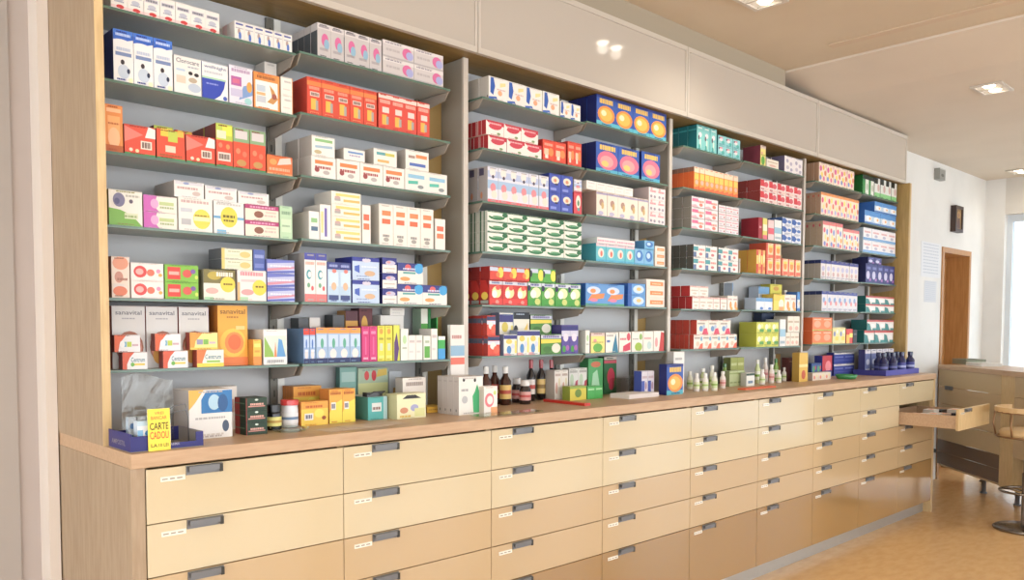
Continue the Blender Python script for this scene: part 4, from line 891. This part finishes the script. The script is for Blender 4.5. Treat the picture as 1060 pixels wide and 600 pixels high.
# clear bag, crumpled, holding white and blue packs
bx0, bx1 = .824, .972
q = M(); NU, NV = 10, 8; hb = .20; r = random.Random(3)
def bag(u, v, s):
    bulge = math.sin(math.pi*v)**.6*(1-.75*max(0, u))*.028
    return (bx0+(bx1-bx0)*v+r.uniform(-.002, .002), .125+s*(bulge+.003)+r.uniform(-.002, .002)*(1 if 0 < u < 1 else 0), KZ+.004+hb*u+.012*math.sin(5*v)*u)
for s in (-1, 1):
    g = [[bag(i/NV, j/NU, s) for j in range(NU+1)] for i in range(NV+1)]
    for i in range(NV):
        for j in range(NU): q.quad([g[i][j], g[i][j+1], g[i+1][j+1], g[i+1][j]])
o = q.obj('clear_plastic_bag', plastic_clear); tag(o, 'crumpled clear plastic bag of packs standing in the navy tray', 'bag')
sAmp = S('e6e8ec', 'e 55 58 34 16 4c90d0;l 30 54 80 62 d0e0f0;r 0 84 100 100 b9d4e6;r 0 0 16 70 7cb4dc', side='c4d4e0', top='b9d4e6')
me = carton_mesh(.092, .03, .082, sAmp, 'ampoule_pack')
o = link('ampoule_pack', me, None, (.836, .035, KZ+.0025)); tag(o, 'white and pale blue pack in the tray behind the yellow sign', 'box')
q = M(); c0 = Vector((.872, .105, KZ+.0028))
for k in range(3):
    me = carton_mesh(.022, .02, .085, S('c9d8e4', 'r 20 10 80 40 4a7fc0;e 50 70 30 10 5c8cc8', side='9ab4cc'), 'ampoule_box')
    o = link('ampoule_box', me, None, (.838+k*.026, .113, KZ+.0045)); tag(o, 'slim pale blue pack inside the clear bag%s' % (', left', ', middle', ', right')[k], 'box', 'slim packs in the clear bag')
t = thing('wire_stand', 'bent metal wire hoop behind the yellow sign', 'stand', (.955, .072, KZ+.0028))
for k in range(2):
    q = M(); q.tube([(-.06+.012*k, 0, 0), (-.055+.012*k, 0, .06), (-.03, 0, .085+.016*k), (.0, .0, .098+.018*k), (.032, .0, .102+.018*k), (.04, .0, .08), (.04, .0, .0)], .0018, 6)
    smooth(q.obj('wire_hoop', steel, t))
sBear = S('e6e4e0', 'p 0 60 0 100 34 100 14 74 e8b444;p 28 52 100 52 100 98 40 98 28 80 2c78b8;e 58 74 14 16 a8cce0;e 78 72 12 18 2a5c94;e 84 24 8 12 4c5c74;l 14 40 84 44 b4b2b0;l 30 6 80 10 d0c8c0', side='b3aca6', top='d4cec8')
K(196, 241, .165, 404, sBear, 'white carton with blue picture and yellow corner beside the tray', d=.12, name='supplement_carton')
K(224, 246, .335, 400, S('e8e0d8', 'e 20 60 18 30 e88838;l 40 40 90 70 c8a090', side='c0b8b0'), 'pale carton with orange dot behind the dark green stack', d=.05)
sDkG = S('26402f', 'e 50 84 8 8 d0dcd0;l 20 40 84 56 dca898;r 10 26 90 36 c4867c;r 0 0 3 100 a03030', side='22382c', left='r 0 0 44 100 b8423c;l 0 50 90 60 6a8a70', top='2c3c30')
K(255, 277, .155, 412, sDkG, 'dark green carton in the stack of three', nz=3, d=.08)
bottle(283.5, .235, 418, .026, '1d1d20', '16161a', ('e4dc7c', 'c8a040'), 'black lidded jar with yellow label beside the green stack', name='supplement_jar', neck=.9, capfrac=.25, cat='jar')
bottle(300, .265, 413, .029, 'e2e2e6', 'd93a38', ('e4e4e8', '6c8cb0'), 'white jar with red lid and printed label', name='supplement_jar', neck=.95, capfrac=.16, cat='jar')
q = M(); q.lathe([(0, 0), (.05, 0), (.066, .012), (.063, .012), (.048, .003), (0, .003)], 28); o = smooth(q.obj('glass_dish', glass, None, (1.375, .165, KZ))); tag(o, 'shallow clear glass dish in front of the red lidded jar', 'dish')
sVol = S('ecc83a', 'r 0 70 100 100 eaa02c;r 12 24 44 52 e8e4dc;l 16 30 40 46 6c6c80;e 66 50 18 18 ecdc4c;e 84 30 8 8 a05024;l 16 74 80 84 c8641c', side='d07c24', top='e8a42c', left='r 22 0 26 100 b0641c;r 48 0 52 100 b0641c;r 74 0 78 100 b0641c')
sVol2 = S('eca82e', 'p 0 0 100 0 100 70 30 56 0 30 ead83a;r 14 40 50 62 e8e4dc;l 18 44 46 58 6c6c80;l 10 84 90 92 b8601c', side='d07c24', top='e8a42c')
K(312, 340, .245, 416, sVol, 'low yellow and orange carton in the front of the orange group', d=.06)
K(304, 333, .375, 400, sVol, 'yellow topped orange carton at the back of the orange group', d=.08)
K(341, 368, .255, 403, sVol2, 'upright orange carton with white slip', n=2, d=.07)
q = M()
for k, (x0, y0, x1, y1, rz) in enumerate(((1.44, .05, 1.70, .13, 0), (1.50, .085, 1.78, .165, 0))): pass
o = bx('paper_sheet', (0, 0, 0, .27, .10, .0008), mat('paper', 'c9b7a4', .7), None, (1.46, .045, KZ)); o.rotation_euler.z = .06; tag(o, 'loose sheet of paper lying on the worktop before the orange cartons', 'paper')
o = bx('paper_sheet', (0, 0, .0012, .25, .09, .002), mat('paper', 'c9b7a4', .7), None, (1.55, .075, KZ)); o.rotation_euler.z = -.04; tag(o, 'second loose sheet lying over the first on the worktop', 'paper')
K(352, 370, .43, 380, S('7fb0a6', 'r 10 70 90 90 a8c8c0;l 14 50 80 58 548c80', side='4c7c74'), 'teal leaflet pack standing behind the orange cartons', d=.03)
K(371, 402, .42, 381, S('c9cc8c', 'r 0 68 100 100 a8bca0;e 28 84 8 10 d83c3c;e 52 84 8 12 cc2c38;p 60 80 96 84 96 98 66 96 d8b43c;l 26 30 76 42 9c9c54', side='8ca494'), 'lime leaflet pack with red flowers', d=.03)
K(403, 416, .42, 384, S('bcc0c4', 'r 30 20 80 60 b08848', side='9a9ea2'), 'grey card with gold emblem behind the yellow pack', d=.02)
X0, X1, H = K(381, 401, .25, 411, S('4fb0ae', 'r 20 36 70 74 d8dcd8;l 24 44 66 56 8c6c64;r 80 0 100 100 a8ccd0', side='4a9080', top='cfd4d0'), 'turquoise carton with black binder clip on top', d=.14)
q = M(); q.box(0, 0, 0, .07, .03, .016, '2a2a2c'); q.tube([(.01, 0, .008), (.01, -.03, .02), (.06, -.03, .02), (.06, 0, .008)], .002, 6, '3a3a3c')
o = q.obj('binder_clip', PLAST, None, (X0+.003, .26, KZ+H+.0004)); tag(o, 'black binder clip lying on the turquoise carton', 'clip')
K(411, 441, .20, 408, S('e6e2b4', 'p 18 80 84 80 60 96 36 96 343434;e 24 34 14 12 d08c64;e 60 42 14 14 a4a8d0;r 60 6 96 40 d8d890;l 10 6 50 14 dcb850', side='c8c490'), 'pale yellow carton with dark arc', d=.07)
K(417, 441, .30, 391, S('e4dcd4', 'l 14 78 88 88 9c8c84;e 24 24 14 14 dc8c4c;e 60 26 12 12 dca060;e 86 20 10 12 e0a054', side='b8b0a8'), 'white carton with orange fruit behind the pale yellow one', d=.05)
K(442, 460, .31, 421, S('eab82c', 'l 10 40 90 60 c88c1c', side='c89420'), 'flat yellow carton on the worktop', d=.08)
K(475, 500, .15, 390, S('e6e2da', 'p 60 4 100 4 100 50 84 60 76 80 66 60 56 48 3cb070;e 24 40 12 10 b8b8b8;l 10 62 40 68 a0a0a0;e 20 92 5 5 303030;e 66 90 5 5 303030', side='b9b1aa', left='e 50 12 10 4 6c6c6c;l 20 86 80 90 a8a09a', top='cfc8c0'), 'white carton with green bottle picture', d=.034, ny=4)
K(501, 515, .12, 400, S('ebe3dc', 'e 40 50 34 26 e87880;e 44 50 22 16 ebe3dc;r 50 0 100 24 eca468;e 80 76 10 8 c8d870', side='c8b8ac'), 'small white carton with red ring', d=.05)
o = bx('glass_sheet', (0, 0, 0, .34, .075, .005), glass, None, (2.13, .035, KZ)); tag(o, 'small clear glass sheet lying before the green bottle cartons', 'sheet')
q = M(); hc = onY(462, 336, .30)[1]-KZ
stc = S('e4e0da', 'r 0 64 100 76 8cb4d0;r 0 54 100 62 e8705c;l 10 84 80 88 c08884;e 50 30 26 6 c8ccc0;l 20 14 80 18 d0b0a8')
me = carton_mesh(.075, .02, hc, stc, 'tall_carton'); o = link('medicine_carton', me, None, (2.188, .300, KZ)); tag(o, 'tall white carton with coral bar leaning at the first bay divider', 'box')
gB = 'brown syrup bottles beside the first divider'
bottle(523, .36, 379, .027, '3a1a12', 'e6e2dc', ('dcb860', 'b8442c'), 'brown syrup bottle with yellow label and white cap, rightmost', grp=gB)
bottle(512, .42, 378, .024, '4a1e14', 'e6e2dc', ('c84838', 'dcb860'), 'brown syrup bottle with red label, middle', grp=gB)
bottle(503, .34, 379, .024, '4a1e14', 'e6e2dc', ('b03428', 'e0ccb0'), 'brown syrup bottle with red label, left and partly hidden', grp=gB)
bottle(543.5, .33, 393, .027, '2a1c1c', 'dedad6', ('d8a098', 'c84c4c'), 'squat dark jar with pink label in front', name='ointment_jar', neck=.7, capfrac=.2, cat='jar')
bottle(535, .41, 391, .024, '2a1c1c', 'dedad6', ('d8a098', 'c84c4c'), 'squat dark jar with pink label behind', name='ointment_jar', neck=.7, capfrac=.2, cat='jar')
for k, px in enumerate((549.5, 560, 570.5)):
    bottle(px, .435, 372, .021, '1c1214', 'a8262c', (('e4dcd4', 'c04438'), ('d8b868', '8a6a2c'), ('e4dcd4', 'a89088'))[k], 'tall dark bottle with red capsule and %s label' % ('white', 'gold', 'cream')[k], name='tonic_bottle', grp='tall dark bottles with red capsules', neck=.42, capfrac=.17)
K(574, 588, .37, 383, S('e4dcd2', 'e 30 40 16 20 d0a090;e 70 60 14 14 d8c8a0;l 10 80 90 88 b8a090', side='b8b0a6'), 'cream carton beside the dark bottles', n=2, d=.06)
K(589, 608, .42, 381, S('e6e2da', 'p 60 30 90 24 96 60 70 54 c04858;e 30 60 20 20 c4d4b4;l 10 84 90 92 b0a8a0', side='b8b0a6'), 'white carton with crimson mark', n=2, d=.05)
K(609, 624, .41, 371, S('4ca860', 'e 50 84 34 8 d07048;p 20 20 80 20 60 70 30 60 a8d8b0;l 20 6 80 12 d8e8d0', side='2c7c40'), 'tall green carton standing under the second bay', d=.06)
K(625, 638, .43, 369, S('2f6c40', 'r 0 82 100 90 d04858;e 56 46 30 24 c83850;e 60 26 22 16 b02c44;r 0 92 100 100 d8c8c0', side='204c2c'), 'green carton with red berries', d=.04)
K(590, 607, .29, 400, S('d2c42c', 'e 50 50 20 30 6c8c2c;r 0 84 100 100 8ca83c', side='8c9c2c', top='b8b83c'), 'low yellow carton before the green one', d=.05)
K(608, 624, .29, 400, S('3ca848', 'l 10 70 90 84 a8d8a0', side='2c7c34', top='4cb058'), 'low green carton before the tall green one', n=2, d=.05)
o = bx('red_strip', (0, 0, 0, .035, .28, .012), mat('red_plastic', 'c8352c', .3), None, (2.775, .075, KZ)); o.rotation_euler.z = -.08; tag(o, 'flat red plastic strip lying across the worktop', 'strip')
o = bx('paper_stack', (0, 0, 0, .24, .12, .022), mat('paper_white', 'ded6d2', .7), None, (3.20, .16, KZ)); tag(o, 'stack of white papers lying beside the blue carton', 'paper')
X0 = atY(641, .38)
q = M(); q.box(0, 0, 0, .19, .004, .085); q.box(0, .004, 0, .004, .08, .085); q.box(.186, .004, 0, .19, .08, .085); q.box(.004, .076, 0, .186, .08, .085); q.box(.004, .004, 0, .186, .076, .004)
o = q.obj('plastic_organizer', plastic_clear, None, (X0, .37, KZ)); tag(o, 'clear plastic organizer standing under the second bay', 'organizer')
K(664, 677, .24, 384, S('d8d4dc', 'r 0 0 50 60 4c5cb0;l 10 70 90 80 c0a8b0;e 70 40 16 16 b08ca0', side='4050a0'), 'small blue and white carton', n=2, d=.05)
K(690, 707, .175, 377, sBlOr, 'blue carton with orange disc on the worktop', d=.05, name='vitamin_carton')
K(697, 708, .228, 364, S('e6e4e0', 'e 60 50 20 8 3c6c5c;l 14 80 80 86 a8a8a8', side='b8b6b2'), 'tall white carton behind the blue one', d=.045)
pal = [('dfe0cc', 'e4e4dc', ('c8d49c', '8cb44c')), ('e6e2da', 'e8e6e0', ('d8dcb8', 'a4c46c')), ('c9d49c', 'e4e4dc', ('e4e4d8', '7cac3c')), ('e4dcd4', 'e8e6e0', ('e0b8b0', 'd07c7c')), ('8cb454', '3c7c34', ('d4e0b4', '4c9c3c'))]
spots = [(714, .33, 384, 0), (721, .22, 386, 1), (727.5, .30, 381, 2), (730, .2, 386, 1), (737, .29, 378, 0), (739.5, .18, 385, 0), (748, .24, 384, 3), (750, .38, 376, 4), (784, .33, 372, 2), (789, .25, 382, 1), (792, .37, 370, 3), (798.5, .28, 377, 3), (803, .37, 371, 4), (806, .27, 383, 1), (812, .33, 380, 1)]
WH = ['at the left front', 'second in the front', 'with a green band, second row', 'third in the front', 'tallest of the left cluster', 'in the front centre', 'with a pink band', 'dark green, at the back right', 'greenish, left of the pink ones', 'in the right cluster front', 'tall pink banded, at the back', 'pink banded, in the middle', 'green, at the back of right cluster', 'low white, right cluster', 'rightmost, beside the maroon carton']
for k, (px, y, pt, c) in enumerate(spots):
    b, cp, lb = pal[c]; bottle(px, y, pt, .017, b, cp, lb, 'small lotion bottle ' + WH[k], name='lotion_bottle', grp='small bottles under the third bay', neck=.55)
K(756, 770, .38, 370, S('9ca448', 'l 10 70 90 80 c8cc8c;r 10 20 90 44 b8bc58', side='6c7434'), 'olive carton in back', n=2, d=.05)
K(755, 771, .29, 384, S('b0bc88', 'l 10 20 90 30 7c8c54;r 0 80 100 88 8ca058', side='8c9868'), 'pale green carton', n=4, d=.05)
K(772.5, 781, .24, 386, S('e4e4dc', 'r 0 80 100 96 2c4c3c;r 20 20 80 40 6c84a0', side='b0b0a8'), 'small white carton with dark green top', d=.04)
K(816, 825, .30, 370, S('6c2c24', 'e 60 40 20 30 4a1c20;l 20 80 80 86 b8846c', side='4c1c18'), 'maroon carton under the third bay', n=2, d=.05)
K(827, 836, .22, 365, S('ddb43c', 'r 0 50 100 60 e8d88c;e 50 24 24 16 c8542c', side='a8842c'), 'tall yellow carton by the third divider', d=.05)
X0, Y0 = onZ(750, 402, TOP); o = bx('orange_strip', (0, 0, 0, .34, .05, .008), mat('orange_card', 'd8653c', .5), None, (X0-.02, .085, KZ)); tag(o, 'flat orange card strip lying before the small bottles', 'strip')
K(840, 850, .34, 376, S('3c5c9c', 'e 40 60 24 24 58a86c;r 0 0 100 30 4c8c4c;e 80 70 14 14 c84c4c', side='2c4474'), 'colourful blue and green carton', n=2, d=.06)
K(851, 861, .34, 368, S('c83440', 'e 60 50 30 26 e88890;r 0 0 100 30 2c3c8c', side='30388c'), 'red and blue carton', d=.06)
K(863, 884, .37, 365, S('3a48a0', 'r 0 84 100 100 e0dcd8;l 10 56 90 66 8c98d8;r 0 30 100 34 6c78c0', side='2c3478'), 'blue stacked carton under the fourth bay', n=2, nz=2, d=.06)
K(841, 860, .22, 386, S('e2d4c4', 'e 30 40 14 24 e88c74;e 70 60 12 20 e8dc90', side='b8a89c'), 'low pale carton in the front', n=3, d=.05)
q = M(); q.lathe([(0, 0, '2f8a4c'), (.06, 0, '2f8a4c'), (.075, .03, '2f8a4c'), (.072, .03, '2f8a4c'), (.056, .004, '3c9c5c'), (0, .004, '3c9c5c')], 24); o = smooth(q.obj('green_bowl', PLAST, None, (atY(876, .16), .16, KZ))); tag(o, 'low green plastic bowl near the far end of the worktop', 'bowl')
t = thing('bottle_tray', 'blue card tray holding navy bottles at the far end', 'tray', (6.10, .10, KZ))
q = M(); q.box(0, 0, 0, .62, .24, .003, '3b3d8c'); q.box(0, 0, .003, .62, .003, .04, '4a4aa8'); q.box(0, .003, .003, .003, .24, .04, '3b3d8c'); q.box(.617, .003, .003, .62, .24, .04, '4a4aa8')
q.obj('tray_box', PRINT, t)
for k in range(7):
    bottle(0, .14 if k % 2 == 0 else .21, .165, .032, '1e2250', '23264c', ('34388c', '9ca4d0') if k > 2 else ('262a60', '5c64a8'), 'navy bottle with pale blue print, %s' % (count_word(k, 7)[2:]), name='mouthwash_bottle', grp='navy bottles in the blue tray', neck=.5, X=6.15+k*.083)
    PL = None
for o in [o for o in bpy.data.objects if o.name.startswith('mouthwash_bottle')]: o.location.z += .0035
for k in range(5):
    me = carton_mesh(.098, .05, .185, S('6c78b0', 'r 0 84 100 100 d8d4dc;e 50 50 30 12 c8d0e8;l 14 14 86 22 e8e8f0', side='34386c', top='d0ccd4'), 'mouthwash_carton')
    o = link('mouthwash_carton', me, None, (6.125+k*.105, .265, KZ+.0035)); tag(o, 'blue and white carton behind the navy bottles%s' % count_word(k, 5), 'box', 'cartons behind the navy bottles')
# things inside the open drawer
sts = [S('e8e4de', 'e 50 50 30 26 ec8c4c', side='c8c4be', top='e6dcd4', topart='r 10 20 60 80 ec9c6c'), S('2c3038', '', side='20242c', top='2c3444'), S('ecd8c8', '', side='c8b8a8', top='ecc8b0', topart='l 20 20 80 60 e07c4c'), S('eae6e2', '', side='c0b8b0', top='e8e2dc', topart='e 50 50 26 26 d85c4c')]
dn = ['white pack with orange patch in the open drawer, ', 'black pack in the open drawer, ', 'peach pack in the open drawer, ', 'white pack with red spot in the open drawer, ']
ps = ['back left', 'beside the back left', 'back right', 'far back corner', 'middle left', 'middle centre', 'middle right', 'by the right side', 'front left', 'front centre', 'front right', 'front corner']
for r_ in range(3):
    for c_ in range(4):
        k = (r_*4+c_) ; s = (0, 1, 0, 2, 0, 2, 3, 0, 2, 0, 3, 1)[k]
        me = carton_mesh(.105+.02*((k*7) % 2), .075, .060+.012*((k*5) % 3), sts[s], 'drawer_pack')
        o = link('medicine_pack', me, None, (6.145+c_*.14, -.36+r_*.12, RZ[2]+.0205)); tag(o, dn[s]+ps[k], 'box', 'packs in the open drawer')

# ================================================================== FAR SALES COUNTER (stands obliquely)
ZC = 1.09
A = Vector((*onZ(1059, 385, ZC), 0)); B = Vector((*onZ(962, 376, ZC), 0)); u = (A-B).normalized(); nrm = Vector((-u.y, u.x, 0))
B = B-u*.0
rzc = math.atan2(u.y, u.x)
def onP(px, py):
    r = ray(px, py); c = Vector((0, -CD, CH)); t_ = (B-c).dot(nrm)/Vector((r.x, r.y, 0)).dot(nrm); p = c+r*t_
    return (p-B).dot(u), p.z
def rows(px, ys): return [onP(px, y)[1] for y in ys]
zr = rows(1000, (383.5, 403.3, 422, 441.5, 461.5, 482.5, 502)); zr[0] = ZC-.04; zr[-1] = .165; zr[-2] = .5*(zr[-3]+.165)
lx0, lx1 = max(-.02, (B.y-.47)/(-u.y)), onP(1036, 420)[0]; lx2 = onP(1049.5, 430)[0]; LE = lx2+.75
t = thing('sales_counter', 'oak sales counter on steel legs standing obliquely before the shop window', 'counter', (B.x, B.y, 0), rzc)
bx('counter_top', (lx0, -.01, ZC-.04, LE, .5, ZC), wood_top, t)
q = M(); zb = zr[-1]-.02
q.box(lx0, .02, zb, lx1, .48, zr[-1]); q.box(lx0, .46, zr[-1], LE, .48, ZC-.0405); q.box(lx2, .0, zb, LE, .46, zr[-1]); q.box(lx2+.01, .02, zr[2]-.03, LE, .46, zr[2]-.01); q.box(LE-.02, 0, zr[-1], LE, .46, ZC-.0405)
q.obj('body', wood_edge, t)
bx('stile', (lx1, 0, zb, lx2, .45, ZC-.0405), wood_edge, t)
for k in range(6):
    f = bx('drawer' if k < 4 else 'brown_drawer', (lx0, 0, zr[k+1]+.002, lx1-.002, .019, zr[k]-.002), (mat('beige_drawer', 'bda57e', .25, coat=.3), tan, tan, mat('beige_drawer', 'bda57e'), brown_dk, brown_dk)[k], t)
    if k in (1, 3, 5):
        hx = onP(983, 404)[0] if k == 1 else (onP(981, 441)[0] if k == 3 else onP(966, 480)[0])
        bx('handle', (hx-.06, -.016, zr[k]-.022, hx+.06, -.001, zr[k]+.012), steel, f)
bx('drawer', (lx2+.002, 0, zr[1], LE-.025, .019, ZC-.042), MATS['beige_drawer'], t)
bx('drawer', (lx2+.002, 0, zr[4]+.01, LE-.025, .019, zr[1]-.004), tan, t)
for px in (1004, 1038):
    xx = onP(px, 500)[0]
    q = M(); q.lathe([(0, 0), (.028, 0), (.028, .01), (.018, .012), (.018, zb-.0005), (0, zb-.0005)], 14, c=(xx, .12)); smooth(q.obj('leg', steel, t))
q = M(); q.lathe([(0, 0), (.028, 0), (.028, .01), (.018, .012), (.018, zb-.0005), (0, zb-.0005)], 14, c=(LE-.1, .4)); smooth(q.obj('leg', steel, t))
q = M(); q.lathe([(0, 0), (.028, 0), (.028, .01), (.018, .012), (.018, zb-.0005), (0, zb-.0005)], 14, c=(.25, .4)); smooth(q.obj('leg', steel, t))
def onC(px, py, z): 
    x_, y_ = onZ(px, py, z); return Vector((x_, y_, z))
def local(x, y, z): return B+u*x+nrm*y+Vector((0, 0, z))
def put(name, me, x, y, z, label, cat, grp=None):
    p = local(x, y, z); o = link(name, me, None, p, rzc); return tag(o, label, cat, grp)
# open compartment contents
for k, (c, nm) in enumerate((('b8b0a4', 'grey'), ('a83c2c', 'red'), ('3c3c40', 'black'))):
    put('folder', carton_mesh(.09, .25, .08+.02*k, S(c, 'r 10 60 90 80 e0dcd4'), 'folder'), lx2+.02+k*.1, .12, zr[-1]+.0006, '%s folder box in the open compartment of the far counter' % nm, 'box')
pc = onC(945, 373.5, ZC); q = M(); q.box(-.13, -.09, 0, .13, .09, .006, '8c927c'); q.box(-.13, -.09, .006, -.124, .09, .05, '7c826c'); q.box(.124, -.09, .006, .13, .09, .05, '7c826c'); q.box(-.124, -.09, .006, .124, -.084, .05, '868c78'); q.box(-.124, .084, .006, .124, .09, .05, '868c78')
x_ = onP(962, 376)[0]
me = q.mesh('tray', PRINT); put('desk_tray', me, .14, .30, ZC+.0005, 'shallow grey green tray on the far counter at its wall end', 'tray')
for k in range(3): put('leaflet', carton_mesh(.07, .12, .02+.006*k, S(('a8b49c', 'd8d4cc', 'b49c8c')[k], ''), 'leaflet'), .03+k*.075, .24, ZC+.007, '%s leaflet bundle in the grey green tray' % ('green', 'white', 'brown')[k], 'leaflet')
me = carton_mesh(.26, .18, .03, S('dcd8d0', 'l 4 40 90 60 b8b4ac', side='c8c4bc', top='d8d6ce', topart='r 10 10 50 60 b8c4b4;l 54 20 90 60 a8a49c'), 'papers'); put('paper_stack', me, .36, .16, ZC+.0005, 'stack of papers lying on the far counter before the door', 'paper')
q = M(); q.box(-.06, -.03, 0, .06, .03, .03, '2a2c34'); put('stapler', q.mesh('stapler', PLAST, bevel=.008), onP(1059, 380)[0]+.03, .12, ZC+.0005, 'small black stapler on the far counter at the frame edge', 'stapler')

# ================================================================== STOOL
sx, sy_ = onZ(1061, 548, 0)
t = thing('swivel_stool', 'swivel stool with beige seat, wire arm hoops and round chrome base', 'stool', (sx, sy_, 0), -.6)
chrome = mat('worn_chrome', '7c746c', .25, metal=.9)
q = M(); q.lathe([(0, 0), (.20, 0), (.205, .012), (.19, .022), (.05, .036), (0, .036)], 32); smooth(q.obj('base', chrome, t))
q = M(); q.lathe([(.028, .034), (.028, .40), (.020, .41), (.020, .655), (0, .655)], 16); smooth(q.obj('column', chrome, t))
q = M(); q.tube([(.165*math.cos(a_), .165*math.sin(a_), .275) for a_ in [2*math.pi*k/28 for k in range(28)]], .009, 8, closed=True)
for k in range(3): a_ = 2*math.pi*k/3; q.tube([(.026*math.cos(a_), .026*math.sin(a_), .275), (.16*math.cos(a_), .16*math.sin(a_), .275)], .006, 6)
smooth(q.obj('foot_ring', chrome, t))
q = M(); q.lathe([(0, .656), (.15, .656), (.175, .672), (.178, .70), (.16, .716), (0, .72)], 32); smooth(q.obj('seat', mat('beige_leatherette', 'cdb083', .5), t))
def arc(r, z, a0, a1, n=22): return [(r*math.cos(math.radians(a0+(a1-a0)*k/n)), r*math.sin(math.radians(a0+(a1-a0)*k/n)), z) for k in range(n+1)]
wire = mat('bronze_wire', '8c6c4c', .35, metal=.5)
for nm, r_, z_, th_ in (('arm_hoop', .205, .84, .008), ('arm_hoop', .198, .665, .007)):
    q = M(); q.tube(arc(r_, z_, 10, 350), th_, 8); smooth(q.obj(nm, wire, t))
q = M()
for a_ in (10, 80, 140, 200, 250, 300, 350):
    c_, s_ = math.cos(math.radians(a_)), math.sin(math.radians(a_)); q.tube([(.198*c_, .198*s_, .665), (.215*c_, .215*s_, .75), (.205*c_, .205*s_, .84)], .006, 6)
for a_ in (80, 200, 300): c_, s_ = math.cos(math.radians(a_)), math.sin(math.radians(a_)); q.tube([(.198*c_, .198*s_, .665), (.10*c_, .10*s_, .650)], .006, 6)
smooth(q.obj('hoop_struts', wire, t))
q = M(); rr_ = [(.212, .84), (.212, .875), (.196, .875), (.196, .84)]
aa = [80+ (340-80)*k/20 for k in range(21)]
for k in range(20):
    for i in range(4):
        p0, p1 = rr_[i], rr_[(i+1) % 4]
        q.quad([(p0[0]*math.cos(math.radians(aa[k])), p0[0]*math.sin(math.radians(aa[k])), p0[1]), (p0[0]*math.cos(math.radians(aa[k+1])), p0[0]*math.sin(math.radians(aa[k+1])), p0[1]), (p1[0]*math.cos(math.radians(aa[k+1])), p1[0]*math.sin(math.radians(aa[k+1])), p1[1]), (p1[0]*math.cos(math.radians(aa[k])), p1[0]*math.sin(math.radians(aa[k])), p1[1])])
for k in (0, 20): q.quad([(p[0]*math.cos(math.radians(aa[k])), p[0]*math.sin(math.radians(aa[k])), p[1]) for p in rr_])
q.obj('backrest', MATS['beige_leatherette'], t)

# ================================================================== ON THE WHITE WALL
def onwall(name, px0, py0, px1, py1, th_, col, label, cat, artspec=None, m_=PRINT):
    x0, z1 = onY(px0, py0, YR-th_); x1, z0 = onY(px1, py1, YR-th_)
    q = M(); w_, h_ = x1-x0, z1-z0; q.box(0, 0, 0, w_, th_-.0005, h_, col)
    if artspec: art(q, artspec, lambda a_, b_, o_: (a_*w_, -o_, b_*h_), w_, h_)
    o = q.obj(name, m_, None, (x0, YR-th_, z0), weld=False); return tag(o, label, cat)
pp = ';'.join('l 10 %d 90 %d b4bcc8' % (92-k*9, 95-k*9) for k in range(10))
onwall('notice_sheet', 954, 249, 973, 288, .002, 'd4d7dc', 'large faint printed notice taped to the white wall', 'notice', pp)
onwall('notice_sheet', 957, 290, 969, 313, .002, 'c6cad0', 'smaller grey notice below the large one on the wall', 'notice', pp)
x0, z1 = onY(990, 212, YR-.05); x1, z0 = onY(997, 241, YR-.05)
t = thing('framed_icon', 'small dark framed golden picture hanging above the door', 'picture', (x0, YR-.05, z0))
w_, h_ = x1-x0, z1-z0
q = M(); q.box(0, 0, 0, w_, .0495, .03); q.box(0, 0, h_-.03, w_, .0495, h_); q.box(0, 0, .03, .03, .0495, h_-.03); q.box(w_-.03, 0, .03, w_, .0495, h_-.03); q.obj('frame', mat('dark_frame', '3a2c28', .4), t)
q = M(); q.box(.03, .01, .03, w_-.03, .04, h_-.03, '8a6a3c'); art(q, 'e 50 70 22 12 c8a060;p 20 4 80 4 66 60 34 60 5c3c34;e 50 72 34 18 b48c4c;e 50 70 18 10 9c6c54', lambda a_, b_, o_: (.03+a_*(w_-.06), .01-o_, .03+b_*(h_-.06)), w_, h_); q.obj('picture', PRINT, t, weld=False)
onwall('alarm_sensor', 973, 173.5, 978.5, 187, .05, '8f918c', 'small grey alarm sensor high on the white wall', 'sensor', 'e 50 40 24 14 5c5e5c;r 0 90 100 100 b8bab8')
lamp(9.15, onZ(1055, 183, ZF)[1]-.1, ZF, 'twin-spot ceiling light close to the window header', pw=2.5)

print('CLAMPED', DEBUG)
